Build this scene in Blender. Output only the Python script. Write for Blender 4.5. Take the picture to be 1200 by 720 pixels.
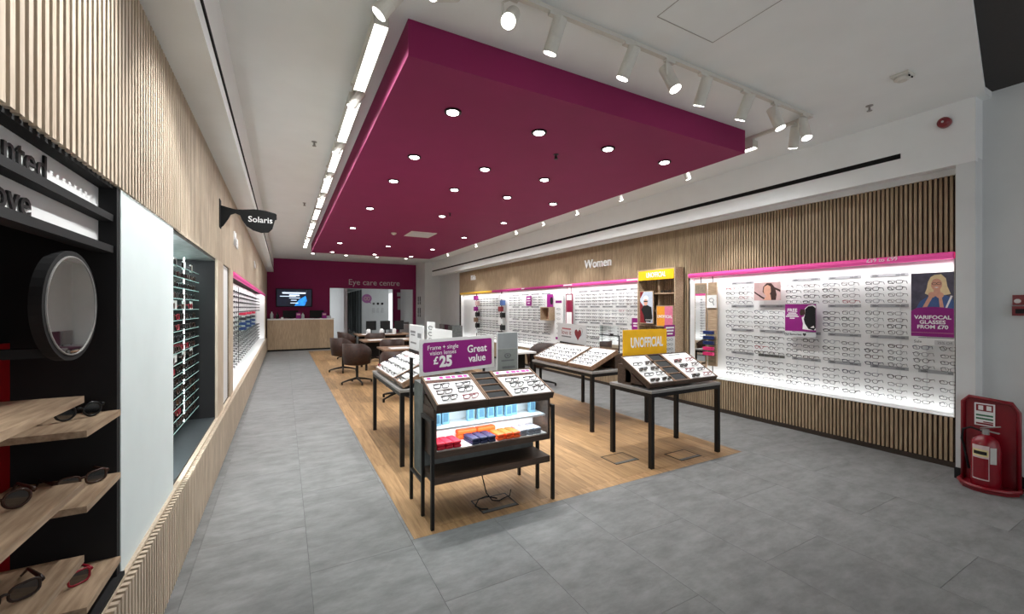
import bpy, bmesh, math, random
from mathutils import Matrix, Vector, Euler
random.seed(7)
PI = math.pi
R90 = PI / 2
for o in list(bpy.data.objects): bpy.data.objects.remove(o)
scn = bpy.context.scene
COL = scn.collection
# ------------------------------------------------------------------ camera, world, exposure
CAM_H = 1.6
cam = bpy.data.cameras.new('camera'); cam_o = bpy.data.objects.new('camera', cam); COL.objects.link(cam_o)
cam.sensor_fit = 'HORIZONTAL'; cam.sensor_width = 36.0; cam.lens = 36.0 * 490 / 1200
cam.shift_y = 1.0 / 1200
cam.clip_start = 0.05; cam.clip_end = 100
cam_o.location = (0, 0, CAM_H); cam_o.rotation_euler = (R90, 0, -math.radians(28.6))
scn.camera = cam_o
world = bpy.data.worlds.new('world'); scn.world = world; world.use_nodes = True
bg = world.node_tree.nodes['Background']; bg.inputs[0].default_value = (0.97, 0.98, 1.0, 1); bg.inputs[1].default_value = 0.85
scn.view_settings.view_transform = 'Standard'
try: scn.view_settings.look = 'None'
except Exception: pass
scn.view_settings.gamma = 1.0; scn.view_settings.use_curve_mapping = False
scn.view_settings.exposure = 0.5
LK = 1.0            # one knob for all lamps

def spot_lamp(loc, aim, power, angle=70, blend=0.5, radius=0.04, color=(0.98, 0.99, 0.98)):
    l = bpy.data.lights.new('spot_lamp', 'SPOT'); l.energy = power * LK; l.spot_size = math.radians(angle); l.spot_blend = blend
    l.shadow_soft_size = radius; l.color = color
    o = bpy.data.objects.new('spot_lamp', l); COL.objects.link(o); o.location = loc
    o.rotation_euler = (Vector(aim) - Vector(loc)).to_track_quat('-Z', 'Y').to_euler(); return o
def area_lamp(loc, aim, sx, sy, power, color=(0.97, 0.99, 1.0), along=(0, 1, 0)):
    """rectangular lamp: sy is its length in the direction `along`"""
    l = bpy.data.lights.new('area_lamp', 'AREA'); l.shape = 'RECTANGLE'; l.size = sx; l.size_y = sy; l.energy = power * LK; l.color = color
    o = bpy.data.objects.new('area_lamp', l); COL.objects.link(o)
    z = -(Vector(aim) - Vector(loc)).normalized(); y = Vector(along); y = (y - z * y.dot(z)).normalized(); x = y.cross(z)
    m = Matrix((x, y, z)).transposed().to_4x4(); m.translation = Vector(loc); o.matrix_world = m; return o

# ------------------------------------------------------------------ materials
def lin(c):
    return tuple((v / 255 / 12.92) if v / 255 <= 0.04045 else ((v / 255 + 0.055) / 1.055) ** 2.4 for v in c) + (1,)
MATS = {}
def mat(name, rgb, rough=0.5, metal=0.0, var=0.06, scale=30.0, spec=0.4, emit=0, rgb2=None, stretch=(1, 1, 1), rand=0.0, bump=0.0, detail=4, contrast=(0.3, 0.7), nr=0.5):
    if name in MATS: return MATS[name]
    m = bpy.data.materials.new(name); m.use_nodes = True; nt = m.node_tree; b = nt.nodes['Principled BSDF']
    b.inputs['Roughness'].default_value = rough; b.inputs['Metallic'].default_value = metal; b.inputs['Specular IOR Level'].default_value = spec
    geo = nt.nodes.new('ShaderNodeNewGeometry'); mp = nt.nodes.new('ShaderNodeMapping'); mp.inputs['Scale'].default_value = stretch
    nt.links.new(geo.outputs['Position'], mp.inputs['Vector'])
    oi = nt.nodes.new('ShaderNodeObjectInfo')
    if rand:
        mul = nt.nodes.new('ShaderNodeVectorMath'); mul.operation = 'SCALE'; cmb = nt.nodes.new('ShaderNodeCombineXYZ')
        for i in range(3): nt.links.new(oi.outputs['Random'], cmb.inputs[i])
        nt.links.new(cmb.outputs[0], mul.inputs[0]); mul.inputs['Scale'].default_value = 17.0
        nt.links.new(mul.outputs[0], mp.inputs['Location'])
    nz = nt.nodes.new('ShaderNodeTexNoise'); nz.inputs['Scale'].default_value = scale; nz.inputs['Detail'].default_value = detail; nz.inputs['Roughness'].default_value = nr
    nt.links.new(mp.outputs[0], nz.inputs['Vector'])
    cr = nt.nodes.new('ShaderNodeValToRGB'); cr.color_ramp.elements[0].position = contrast[0]; cr.color_ramp.elements[1].position = contrast[1]
    c = lin(rgb)
    if rgb2 is None:
        lo = tuple(v * (1 - var) for v in c[:3]) + (1,); hi = tuple(min(1, v * (1 + var)) for v in c[:3]) + (1,)
    else: lo, hi = lin(rgb2), c
    cr.color_ramp.elements[0].color = lo; cr.color_ramp.elements[1].color = hi
    nt.links.new(nz.outputs['Fac'], cr.inputs[0])
    out = cr.outputs[0]
    if rand:
        hsv = nt.nodes.new('ShaderNodeHueSaturation'); mr = nt.nodes.new('ShaderNodeMapRange')
        mr.inputs['To Min'].default_value = 1 - rand; mr.inputs['To Max'].default_value = 1 + rand
        nt.links.new(oi.outputs['Random'], mr.inputs['Value']); nt.links.new(mr.outputs[0], hsv.inputs['Value']); nt.links.new(out, hsv.inputs['Color']); out = hsv.outputs[0]
    nt.links.new(out, b.inputs['Base Color'])
    if emit:
        nt.links.new(out, b.inputs['Emission Color']); b.inputs['Emission Strength'].default_value = emit
    if bump:
        bp = nt.nodes.new('ShaderNodeBump'); bp.inputs['Strength'].default_value = bump; bp.inputs['Distance'].default_value = 0.002
        nt.links.new(nz.outputs['Fac'], bp.inputs['Height']); nt.links.new(bp.outputs[0], b.inputs['Normal'])
    MATS[name] = m; return m
def glass_mat(name, tint, gloss=0.12, rough=0.02):
    if name in MATS: return MATS[name]
    m = bpy.data.materials.new(name); m.use_nodes = True; nt = m.node_tree; nt.nodes.remove(nt.nodes['Principled BSDF'])
    out = nt.nodes['Material Output']; tr = nt.nodes.new('ShaderNodeBsdfTransparent'); gl = nt.nodes.new('ShaderNodeBsdfGlossy'); mx = nt.nodes.new('ShaderNodeMixShader')
    nz = nt.nodes.new('ShaderNodeTexNoise'); nz.inputs['Scale'].default_value = 3; cr = nt.nodes.new('ShaderNodeValToRGB')
    c = lin(tint); cr.color_ramp.elements[0].color = tuple(v * .96 for v in c[:3]) + (1,); cr.color_ramp.elements[1].color = c
    nt.links.new(nz.outputs['Fac'], cr.inputs[0]); nt.links.new(cr.outputs[0], tr.inputs[0]); gl.inputs['Roughness'].default_value = rough
    mx.inputs[0].default_value = gloss
    nt.links.new(tr.outputs[0], mx.inputs[1]); nt.links.new(gl.outputs[0], mx.inputs[2]); nt.links.new(mx.outputs[0], out.inputs[0])
    MATS[name] = m; return m

M_WHITE = mat('white_paint', (234, 237, 237), 0.75, var=0.02, scale=4)
M_CEIL = mat('ceiling_paint', (236, 239, 238), 0.85, var=0.02, scale=3)
M_GREYWALL = mat('grey_wall_paint', (214, 217, 217), 0.8, var=0.03, scale=3)
M_BOARD = mat('white_laminate', (230, 231, 230), 0.45, var=0.015, scale=6)
M_PURPLE = mat('plum_paint', (136, 24, 82), 0.7, var=0.04, scale=3)
M_PURPLE_SIGN = mat('magenta_print', (142, 20, 122), 0.5, var=0.03, scale=8)
M_OAK = mat('pale_oak', (210, 195, 174), 0.55, scale=7, rgb2=(178, 160, 138), stretch=(9, 9, .7), rand=0.08, detail=6)
M_OAK_RIGHT = mat('brown_oak', (186, 163, 133), 0.55, scale=7, rgb2=(152, 130, 104), stretch=(9, 9, .7), rand=0.08, detail=6)
M_SLOT = mat('dark_slot_backing', (52, 40, 31), 0.8, var=0.15, scale=12)
M_SHELFOAK = mat('shelf_oak', (190, 166, 138), 0.5, scale=9, rgb2=(146, 122, 98), stretch=(7, .8, 7), rand=0.05, detail=6)
M_WALNUT = mat('walnut', (84, 66, 53), 0.5, scale=8, rgb2=(58, 44, 35), stretch=(.8, 8, 8), detail=6)
M_TRAYWOOD = mat('tray_wood', (150, 120, 96), 0.5, scale=9, rgb2=(112, 88, 68), stretch=(6, 2, 6), detail=5)
M_BLACK = mat('black_metal', (26, 25, 24), 0.45, metal=0.3, var=0.1)
M_BLACKMATT = mat('matt_black', (20, 20, 21), 0.8, var=0.15, scale=10)
M_SLOTBLACK = mat('slot_black', (5, 5, 5), 0.9, var=0.2)
M_GREYLAM = mat('concrete_laminate', (120, 124, 122), 0.6, rgb2=(92, 97, 96), scale=14, detail=6)
M_STEEL = mat('brushed_edge', (150, 148, 145), 0.4, metal=0.2, var=0.08, scale=12)
M_TILE = mat('concrete_tile', (137, 138, 137), 0.55, rgb2=(101, 102, 101), scale=5, stretch=(.8, 1.7, 1), rand=0.04, detail=14, contrast=(0.3, 0.72), nr=0.72, bump=0.15, spec=0.3)
M_PLANK = mat('oak_plank', (170, 136, 96), 0.5, rgb2=(122, 94, 63), scale=4, stretch=(10, .7, 1), rand=0.2, nr=.6, detail=7, spec=0.35)
M_SUB = mat('joint_grout', (84, 84, 84), 0.9, var=0.1)
M_PINK = mat('pink_rail_glow', (240, 84, 164), 0.4, var=0.03, emit=0.15)  # slight glow added to brighten the rail, which is no lamp
M_MAGRAIL = mat('magenta_rail', (176, 30, 116), 0.4, var=0.03, emit=0.03)  # faint added glow, as on the pink rail
M_YELRAIL = mat('yellow_rail', (240, 190, 60), 0.4, var=0.03, emit=0.04)  # faint added glow here too, the rail is no lamp
M_YELLOW = mat('yellow_board', (253, 192, 24), 0.5, var=0.04, scale=10)
M_TXT_W = mat('white_print', (245, 245, 245), 0.5, var=0.01)
M_TXT_K = mat('black_print', (14, 14, 15), 0.5, var=0.05)
M_TXT_G = mat('grey_print', (110, 112, 114), 0.6, var=0.05)
M_LABEL = mat('grey_label', (200, 202, 203), 0.6, var=0.03)
M_LABELD = mat('dark_grey_label', (96, 97, 94), 0.6, var=0.03)
M_RED = mat('red_plastic', (122, 9, 25), 0.3, var=0.05, spec=0.6)
M_REDDK = mat('dark_red_panel', (120, 8, 14), 0.6, var=0.1)
M_LIGHT = mat('lit_diffuser', (255, 253, 248), 0.5, var=0.005, emit=4.0)
M_LENS = mat('lit_lens', (255, 252, 245), 0.4, var=0.005, emit=14.0)
M_LAMPBODY = mat('lamp_white_metal', (208, 206, 198), 0.5, var=0.02)
M_BROWN = mat('brown_leather', (62, 38, 27), 0.5, rgb2=(42, 26, 19), scale=22, bump=0.3)
M_MIRROR = mat('mirror_glass', (225, 228, 228), 0.02, metal=1.0, var=0.005)
M_GLASS = glass_mat('clear_glass', (244, 252, 250), 0.05)
M_GLASSG = glass_mat('grey_glass', (150, 160, 160), 0.15, 0.1)
M_LENSD = glass_mat('tinted_lens', (70, 62, 58), 0.16, 0.05)
FR = {}
for nm, c in dict(black=(9, 9, 10), tortoiseshell=(56, 32, 20), gunmetal=(40, 41, 44), brown=(40, 25, 19), red=(140, 22, 40), navy=(28, 36, 66), yellow=(200, 170, 40), silver=(150, 152, 156)).items():
    FR[nm] = mat('frame_' + nm, c, 0.35, metal=0.3 if nm in ('gunmetal', 'silver') else 0, var=0.25 if nm == 'tortoiseshell' else 0.06, scale=120)

# ------------------------------------------------------------------ mesh helpers
class MB:
    def __init__(s): s.v = []; s.f = []; s.mi = []; s.m = 0
    def add(s, vs, fs):
        n = len(s.v); s.v += [tuple(p) for p in vs]; s.f += [tuple(i + n for i in f) for f in fs]; s.mi += [s.m] * len(fs); return s
    def box(s, x0, x1, y0, y1, z0, z1):
        if x0 > x1: x0, x1 = x1, x0
        if y0 > y1: y0, y1 = y1, y0
        if z0 > z1: z0, z1 = z1, z0
        return s.add([(x0, y0, z0), (x1, y0, z0), (x1, y1, z0), (x0, y1, z0), (x0, y0, z1), (x1, y0, z1), (x1, y1, z1), (x0, y1, z1)],
                     [(0, 3, 2, 1), (4, 5, 6, 7), (0, 1, 5, 4), (1, 2, 6, 5), (2, 3, 7, 6), (3, 0, 4, 7)])
    def rbox(s, x0, x1, y0, y1, z0, z1, r):
        bm = bmesh.new(); bmesh.ops.create_cube(bm, size=1)
        for v in bm.verts: v.co = Vector(((x0 + x1) / 2 + v.co.x * (x1 - x0), (y0 + y1) / 2 + v.co.y * (y1 - y0), (z0 + z1) / 2 + v.co.z * (z1 - z0)))
        bmesh.ops.bevel(bm, geom=bm.edges[:], offset=r, segments=2, profile=0.6, affect='EDGES')
        bm.verts.index_update(); s.add([v.co[:] for v in bm.verts], [[v.index for v in f.verts] for f in bm.faces]); bm.free(); return s
    def cyl(s, p0, p1, r0, r1=None, n=12, caps=True):
        r1 = r0 if r1 is None else r1; p0 = Vector(p0); p1 = Vector(p1); d = (p1 - p0).normalized()
        a = d.orthogonal().normalized(); b = d.cross(a)
        vs = []
        for p, r in ((p0, r0), (p1, r1)):
            for i in range(n):
                t = 2 * PI * i / n; vs.append(p + a * math.cos(t) * r + b * math.sin(t) * r)
        fs = [(i, (i + 1) % n, n + (i + 1) % n, n + i) for i in range(n)]
        if caps: fs += [tuple(range(n - 1, -1, -1)), tuple(range(n, 2 * n))]
        return s.add(vs, fs)
    def bar(s, p0, p1, w, h=None):
        h = h or w; p0 = Vector(p0); p1 = Vector(p1); d = (p1 - p0).normalized()
        up = Vector((0, 0, 1)) if abs(d.z) < 0.95 else Vector((0, 1, 0)); a = d.cross(up).normalized() * w / 2; b = a.cross(d).normalized() * h / 2
        vs = [p + sa * a + sb * b for p in (p0, p1) for sa, sb in ((-1, -1), (1, -1), (1, 1), (-1, 1))]
        return s.add(vs, [(0, 1, 5, 4), (1, 2, 6, 5), (2, 3, 7, 6), (3, 0, 4, 7), (3, 2, 1, 0), (4, 5, 6, 7)])
    def tube(s, pts, r, n=6, closed=False):
        pts = [Vector(p) for p in pts]; m = len(pts); rings = []; prev = None
        for i, p in enumerate(pts):
            if closed: d = pts[(i + 1) % m] - pts[i - 1]
            else: d = pts[min(i + 1, m - 1)] - pts[max(i - 1, 0)]
            d.normalize()
            a = (prev - d * prev.dot(d)).normalized() if prev is not None else d.orthogonal().normalized()
            prev = a; b = d.cross(a); rr = r[i] if isinstance(r, (list, tuple)) else r
            rings.append([p + (a * math.cos(2 * PI * k / n) + b * math.sin(2 * PI * k / n)) * rr for k in range(n)])
        vs = [q for g in rings for q in g]; fs = []
        for i in range(m if closed else m - 1):
            j = (i + 1) % m
            for k in range(n): fs.append((i * n + k, i * n + (k + 1) % n, j * n + (k + 1) % n, j * n + k))
        if not closed: fs += [tuple(range(n - 1, -1, -1)), tuple(range((m - 1) * n, m * n))]
        return s.add(vs, fs)
    def prism(s, poly, y0, y1, axis='y'):
        """polygon of (x,z) pairs extruded along y (axis='y'), of (x,y) along z ('z') or of (y,z) along x ('x')"""
        n = len(poly)
        def P(a, b, t): return {'y': (a, t, b), 'z': (a, b, t), 'x': (t, a, b)}[axis]
        vs = [P(a, b, y0) for a, b in poly] + [P(a, b, y1) for a, b in poly]
        return s.add(vs, [tuple(range(n)), tuple(range(2 * n - 1, n - 1, -1))] + [(i, n + i, n + (i + 1) % n, (i + 1) % n) for i in range(n)])
    def lathe(s, prof, c=(0, 0, 0), n=20):
        vs = []; fs = []
        for r, z in prof:
            for i in range(n): vs.append((c[0] + r * math.cos(2 * PI * i / n), c[1] + r * math.sin(2 * PI * i / n), c[2] + z))
        for j in range(len(prof) - 1):
            for i in range(n): fs.append((j * n + i, j * n + (i + 1) % n, (j + 1) * n + (i + 1) % n, (j + 1) * n + i))
        fs += [tuple(range(n - 1, -1, -1)), tuple(range((len(prof) - 1) * n, len(prof) * n))]
        return s.add(vs, fs)
    def mesh(s, name, mats):
        me = bpy.data.meshes.new(name); me.from_pydata(s.v, [], s.f); mats = mats if isinstance(mats, (list, tuple)) else [mats]
        for m in mats: me.materials.append(m)
        if len(mats) > 1: me.polygons.foreach_set('material_index', s.mi)
        bm = bmesh.new(); bm.from_mesh(me); bmesh.ops.recalc_face_normals(bm, faces=bm.faces[:]); bm.to_mesh(me); bm.free(); me.update(); return me
    def build(s, name, m, parent=None, world=False, smooth=False, kind=None):
        me = s.mesh(name, m)
        if parent is not None and world:
            off = wl(parent); me.transform(Matrix.Translation(-off))
        if smooth:
            for p in me.polygons: p.use_smooth = True
        return obj(name, me, parent, kind)
def wl(o):
    t = Vector((0, 0, 0))
    while o is not None: t += o.location; o = o.parent
    return t
def obj(name, me, parent=None, kind=None):
    o = bpy.data.objects.new(name, me); COL.objects.link(o)
    if parent is not None: o.parent = parent
    if kind: o['kind'] = kind
    return o
def tag(o, label, cat, group=None, kind=None):
    o['label'] = label; o['category'] = cat
    if group: o['group'] = group
    if kind: o['kind'] = kind
    return o
def thing(name, label, cat, loc=(0, 0, 0), rot=0.0, group=None):
    o = bpy.data.objects.new(name, None); COL.objects.link(o); o.empty_display_size = 0.05
    o.location = loc; o.rotation_euler = (0, 0, rot) if not isinstance(rot, tuple) else rot
    return tag(o, label, cat, group)
def copy_tree(o, parent=None):
    c = o.copy(); COL.objects.link(c); c.parent = parent
    for ch in o.children: copy_tree(ch, c)
    return c
def struct(name, mb, m, label, cat):
    o = mb.build(name, m); return tag(o, label, cat, kind='structure')
def text(name, s, size, loc, rot, m, parent=None, align='CENTER', depth=0.002, bold=0.0, shear=0.0, xs=1.0):
    cu = bpy.data.curves.new('lettering', 'FONT'); cu.body = s; cu.size = size; cu.align_x = align; cu.align_y = 'CENTER'; cu.extrude = depth; cu.offset = bold; cu.resolution_u = 3; cu.shear = shear
    t = bpy.data.objects.new('lettering_source', cu); COL.objects.link(t)
    bpy.context.view_layer.update()
    me = bpy.data.meshes.new_from_object(t.evaluated_get(bpy.context.evaluated_depsgraph_get())); bpy.data.objects.remove(t); bpy.data.curves.remove(cu)
    me.name = name
    if xs != 1.0: me.transform(Matrix.Diagonal((xs, 1, 1, 1)))
    me.materials.clear(); me.materials.append(m)
    o = obj(name, me, parent); o.location = loc; o.rotation_euler = rot; return o
def print_line(parent, cx, z, w, h, y, m):
    return MB().box(cx - w / 2, cx + w / 2, y - .0006, y, z - h / 2, z + h / 2).build('print_line', m, parent)
def wall_print_line(parent, cy, z, w, h, x, m):
    return MB().box(x - .0006, x, cy - w / 2, cy + w / 2, z - h / 2, z + h / 2).build('print_line', m, parent, True)
FX = (R90, 0, -R90)      # lettering that faces -X (right-hand wall)
FL = (R90, 0, R90)       # lettering that faces +X (left-hand wall)
FY = (R90, 0, 0)         # lettering that faces -Y

# key dimensions
XL, XR, ZC, YB = -0.58, 5.88, 3.54, 18.75
# ================================================================== SETTING
# ---- floor
fl = struct('floor', MB().box(-1.2, 7.2, -2.4, 40, -0.08, -0.004), M_SUB, 'grey concrete-look tiled floor with an oak plank area', 'floor')
tile_me = MB().box(0, 1, 0, 1, -0.004, 0).mesh('tile', M_TILE)
plank_me = MB().box(0, 1, 0, 1, -0.004, 0).mesh('plank', M_PLANK)
def piece(me, name, x0, x1, y0, y1, g=0.001):
    if x1 - x0 < .02 or y1 - y0 < .02: return
    o = obj(name, me, fl); o.location = (x0 + g, y0 + g, 0); o.scale = (x1 - x0 - 2 * g, y1 - y0 - 2 * g, 1)
WX0, WX1, WY0, WY1 = 0.79, 4.47, 2.86, 17.1
def tile_rect(x0, x1, y0, y1):
    # cut the oak area out of the tile
    x0 = max(x0, -0.57); x1 = min(x1, 6.0)
    if x1 <= WX0 or x0 >= WX1 or y1 <= WY0 or y0 >= WY1: piece(tile_me, 'tile', x0, x1, y0, y1); return
    if y0 < WY0: piece(tile_me, 'tile', x0, x1, y0, WY0)
    if y1 > WY1: piece(tile_me, 'tile', x0, x1, WY1, y1)
    ya, yb = max(y0, WY0), min(y1, WY1)
    if x0 < WX0: piece(tile_me, 'tile', x0, WX0, ya, yb)
    if x1 > WX1: piece(tile_me, 'tile', WX1, x1, ya, yb)
TW, TL = 0.63, 1.245
for i in range(-2, 10):
    x0 = 0.138 + i * TW
    y0 = 2.17 - 4 * TL + (TL / 2 if i % 2 == 0 else 0) - TL
    while y0 < YB + 1.0:
        tile_rect(x0, x0 + TW, y0, y0 + TL); y0 += TL
for i in range(5):
    for k in range(9): piece(tile_me, 'tile', 1.7 + i * .75, 2.45 + i * .75, YB + 1.2 + k * 2, YB + 3.2 + k * 2)
PW = 0.182; nb = 18
px0 = WX0 + .15; pw = (WX1 - .15 - px0) / nb
y = WY0 + .1
for (a, b) in ((WX0, px0), (WX1 - .15, WX1)):
    yy = WY0
    while yy < WY1: piece(plank_me, 'plank', a, b, yy, min(yy + 1.5, WY1), .0006); yy += 1.5
xx = px0
while xx < WX1 - .16: piece(plank_me, 'plank', xx, min(xx + 1.35, WX1 - .15), WY0, WY0 + .09, .0006); xx += 1.35
for i in range(nb):
    yy = WY0 + .09; first = random.uniform(.4, 1.3)
    while yy < WY1:
        e = min(yy + first, WY1); piece(plank_me, 'plank', px0 + i * pw, px0 + (i + 1) * pw, yy, e, .0006); yy = e; first = 1.3
# ---- ceiling with slanted front edge, upper shopfront void
poly = [(-1.0, -.02), (5.56, 1.27), (7.0, 1.27), (7.0, YB), (-1.0, YB)]
struct('ceiling', MB().prism(poly, ZC, ZC + .06, 'z'), M_CEIL, 'plain pale grey plasterboard ceiling', 'ceiling')
struct('trim_2', MB().box(-1.2, 7.2, -2.4, 1.4, 3.602, 3.66), mat('dark_fascia', (58, 56, 55), .8), 'dark high ceiling over the shop entrance', 'trim')
# ---- bulkheads with black air slots
bk = MB().prism([(5.56, 2.95), (5.62, 2.95), (5.62, 2.99), (6.3, 2.99), (6.3, ZC), (5.56, ZC)], 1.33, 17.4, 'y')
b1 = struct('trim_3', bk, M_WHITE, 'white bulkhead along the right-hand wall with a black air slot', 'bulkhead')
MB().box(5.553, 5.561, 1.86, 17.3, 3.135, 3.185).build('air_slot', M_SLOTBLACK, b1)
bk = MB().prism([(-.36, 3.0), (-.36, ZC), (-1.0, ZC), (-1.0, 3.0)], .2, YB, 'y')
b2 = struct('trim_4', bk, M_WHITE, 'white bulkhead along the left-hand wall with a black air slot', 'bulkhead')
MB().box(-.361, -.352, .3, YB - .3, 3.10, 3.128).build('air_slot', M_SLOTBLACK, b2)
# ---- plum soffit
SX0, SX1, SY0, SY1, SZ = 0.73, 4.42, 2.79, 14.1, 3.29
struct('trim_5', MB().box(SX0, SX1, SY0, SY1, SZ, ZC - .001), M_PURPLE, 'large plum ceiling raft with round downlights', 'ceiling raft')
# ---- right wall
SP, SW, SD = 0.039, 0.022, 0.016
wr = MB()
wr.box(5.90, 6.3, 1.46, 15.02, 2.16, 2.99)                       # above the displays
wr.box(5.90, 6.3, 1.46, 15.02, 0.0, 0.50)                        # dado
wr.box(6.03, 6.3, 1.46, 15.02, 0.50, 2.16)                       # behind the displays
wr.box(5.90, 6.03, 1.46, 1.55, .5, 2.16); wr.box(5.90, 6.03, 4.68, 5.64, .5, 2.16); wr.box(5.90, 6.03, 14.87, 15.02, .5, 2.16)
wr_o = struct('wall_right', wr, M_SLOT, 'right-hand wall clad in vertical oak slats', 'wall')
def slat_run(parent, xa, xb, y0, y1, z0, z1, period, width, limit, m):
    me = MB().box(min(xa, xb), max(xa, xb), 0, width, z0, z1).mesh('slat', m); rest = MB(); n = 0; y = y0
    while y < y1 - width:
        if n < limit: o = obj('slat', me, parent); o.location = (0, y, 0)
        else: rest.box(min(xa, xb), max(xa, xb), y, y + width, z0, z1)
        n += 1; y += period
    if rest.v: rest.build('far_slats', m, parent, kind='stuff')
slat_run(wr_o, XR, 5.90, 1.485, 15.0, 2.165, 2.93, SP, SW, 140, M_OAK_RIGHT)
slat_run(wr_o, XR, 5.90, 1.565, 14.85, .055, .495, SP, SW, 140, M_OAK_RIGHT)
for k in range(2):
    o = MB().box(XR, 5.90, 0, SW, .055, 2.165).build('slat', M_OAK_RIGHT, wr_o); o.location = (0, 1.478 + k * SP, 0)
for k in range(24):
    o = MB().box(XR, 5.90, 0, SW, .495, 2.165).build('slat', M_OAK_RIGHT, wr_o); o.location = (0, 4.69 + k * SP, 0)
MB().box(5.872, 5.90, 1.46, 15.0, 0, .05).build('skirting', mat('dark_skirting', (54, 44, 36), .6), wr_o)
MB().box(5.86, 5.90, 1.46, 15.02, 2.93, 2.99).build('top_trim', M_WHITE, wr_o)
tw = text('lettering', 'Women', .26, (5.868, 6.95, 2.55), FX, M_TXT_W, None, depth=.012, bold=.003)
tag(tw, 'white raised lettering reading Women on oak slats', 'sign')
tk = text('lettering', 'Kids', .24, (5.868, 13.62, 2.66), FX, M_TXT_W, None, depth=.012, bold=.003)
tag(tk, 'white raised lettering reading Kids on oak slats', 'sign')
# pilaster, entrance return wall, far right piers
w2 = MB().box(5.562, 6.3, 1.331, 1.46, 0, 3.538); w2.box(5.75, 6.3, -2.4, 1.331, 0, 3.6)
w2o = struct('wall_front_right', w2, M_GREYWALL, 'plain pale grey return wall beside the entrance', 'wall')
MB().box(5.735, 5.75, -2.4, 1.32, 0, .1).build('skirting', M_BLACKMATT, w2o); MB().box(5.545, 5.56, 1.325, 1.465, 0, .1).build('skirting', M_BLACKMATT, w2o)
w3 = MB().box(5.95, 6.3, 15.02, 17.4, 0, 3.0).box(5.26, 6.3, 17.4, YB + .2, 0, ZC)
struct('wall_right_far', w3, M_GREYWALL, 'plain pale wall and pier beyond the kids display', 'wall')
# ---- left wall
wlft = MB()
wlft.box(-1.1, -.595, -2.4, YB, 2.11, 3.05)
wlft.box(-1.1, -.575, -2.4, YB, 0, .49)
wlft.box(-1.1, -.60, 2.275, 3.2, .49, 2.11)       # behind the white panel
wlft.box(-1.1, -.97, 3.2, 5.1, .49, 2.11); wlft.box(-1.1, -.60, 5.08, 5.5, .49, 2.11)
wlft.box(-1.1, -.622, 5.5, 6.18, .49, 2.11); wlft.box(-1.1, -.60, 6.18, 6.5, .49, 2.11); wlft.box(-1.1, -.9, 6.5, 17.0, .49, 2.11); wlft.box(-1.1, -.60, 17.0, YB, .49, 2.11)
wlft.box(-1.1, -1.0, -2.4, 2.275, .49, 2.11)
wl_o = struct('wall_left', wlft, M_SLOT, 'left-hand wall clad in pale vertical oak slats', 'wall')
slat_run(wl_o, -.595, XL + .002, .62, YB - .02, 2.085, 3.0, .042, .023, 150, M_OAK)
slat_run(wl_o, -.575, -.545, 1.2, YB - .9, .02, .49, .042, .023, 150, M_OAK)
MB().box(-.60, -.572, 1.2, YB - .9, .488, .503).build('sill', M_OAK, wl_o)
mp_ = MB(); mp_.box(-.602, -.58, 5.06, 5.5, .503, 2.085); mp_.box(-.602, -.58, 6.18, 6.5, .503, 2.085); mp_.box(-.602, -.58, 17.0, YB - .01, .503, 2.085)
mp_.build('oak_pier', M_OAK, wl_o)
MB().box(-.602, -.588, 2.275, 3.2, .503, 2.085).build('white_panel', mat('pale_panel', (228, 240, 240), .6, var=.02, scale=5), wl_o)
MB().box(-.622, -.61, 5.5, 6.18, .503, 2.085).build('white_panel', M_BOARD, wl_o)
# ---- back wall and eye care centre behind
bw = MB(); OPX0, OPX1, OPZ = 1.66, 5.16, 2.43
bw.box(-1.1, OPX0, YB, YB + .2, 0, ZC); bw.box(OPX0, OPX1, YB, YB + .2, OPZ, ZC); bw.box(OPX1, 5.4, YB, YB + .2, 0, ZC)
bwo = struct('wall_back', bw, M_PURPLE, 'plum back wall with the eye care centre opening', 'wall')
tag(text('lettering', 'Eye care centre', .34, (3.45, YB - .012, 2.68), FY, mat('dim_white_print', (205, 200, 203), .6), depth=.01), 'white lettering reading Eye care centre on plum wall', 'sign')
rm = MB(); rm.box(4.05, 5.6, 26.0, 26.2, 0, 2.75)
struct('wall_back_far', rm, M_GREYWALL, 'white far wall with plum speech bubble mark and icons', 'wall')
struct('wall_corridor_left', MB().box(2.35, 2.5, 20, 38, 0, 2.75), M_GREYWALL, 'grey corridor wall beyond the counter', 'wall')
struct('wall_corridor_end', MB().box(2.3, 4.3, 38, 38.2, 0, 2.75), M_GREYWALL, 'grey end wall of the corridor', 'wall')
struct('ceiling_back', MB().box(1.0, 7.2, YB + .2, 38.2, 2.72, 2.8), M_CEIL, 'low white ceiling of the eye care centre', 'ceiling')
struct('wall_back_right', MB().box(5.35, 5.6, YB + .2, 22, 0, 2.75).box(5.0, 7.2, 22.15, 22.3, 0, 2.75), M_WHITE, 'white partition right of the eye care opening', 'wall')
pp = struct('wall_plum_partition', MB().box(4.98, 6.2, 22.0, 22.15, 0, 2.75), M_PURPLE, 'plum partition with white lettered panels in the eye care centre', 'wall')
MB().box(5.17, 5.37, 21.985, 22.0, 2.2, 2.4).build('notice', M_LABEL, pp); MB().box(5.2, 5.36, 21.985, 22.0, 1.5, 2.1).build('notice', M_LABEL, pp)
MB().box(5.6, 5.64, 21.97, 22.0, 1.1, 2.45).build('strip', M_LABEL, pp)
struct('wall_left_far', MB().box(-1.1, 1.0, 20.5, 20.7, 0, 2.75), M_GREYWALL, 'grey wall behind the counter', 'wall')
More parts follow.
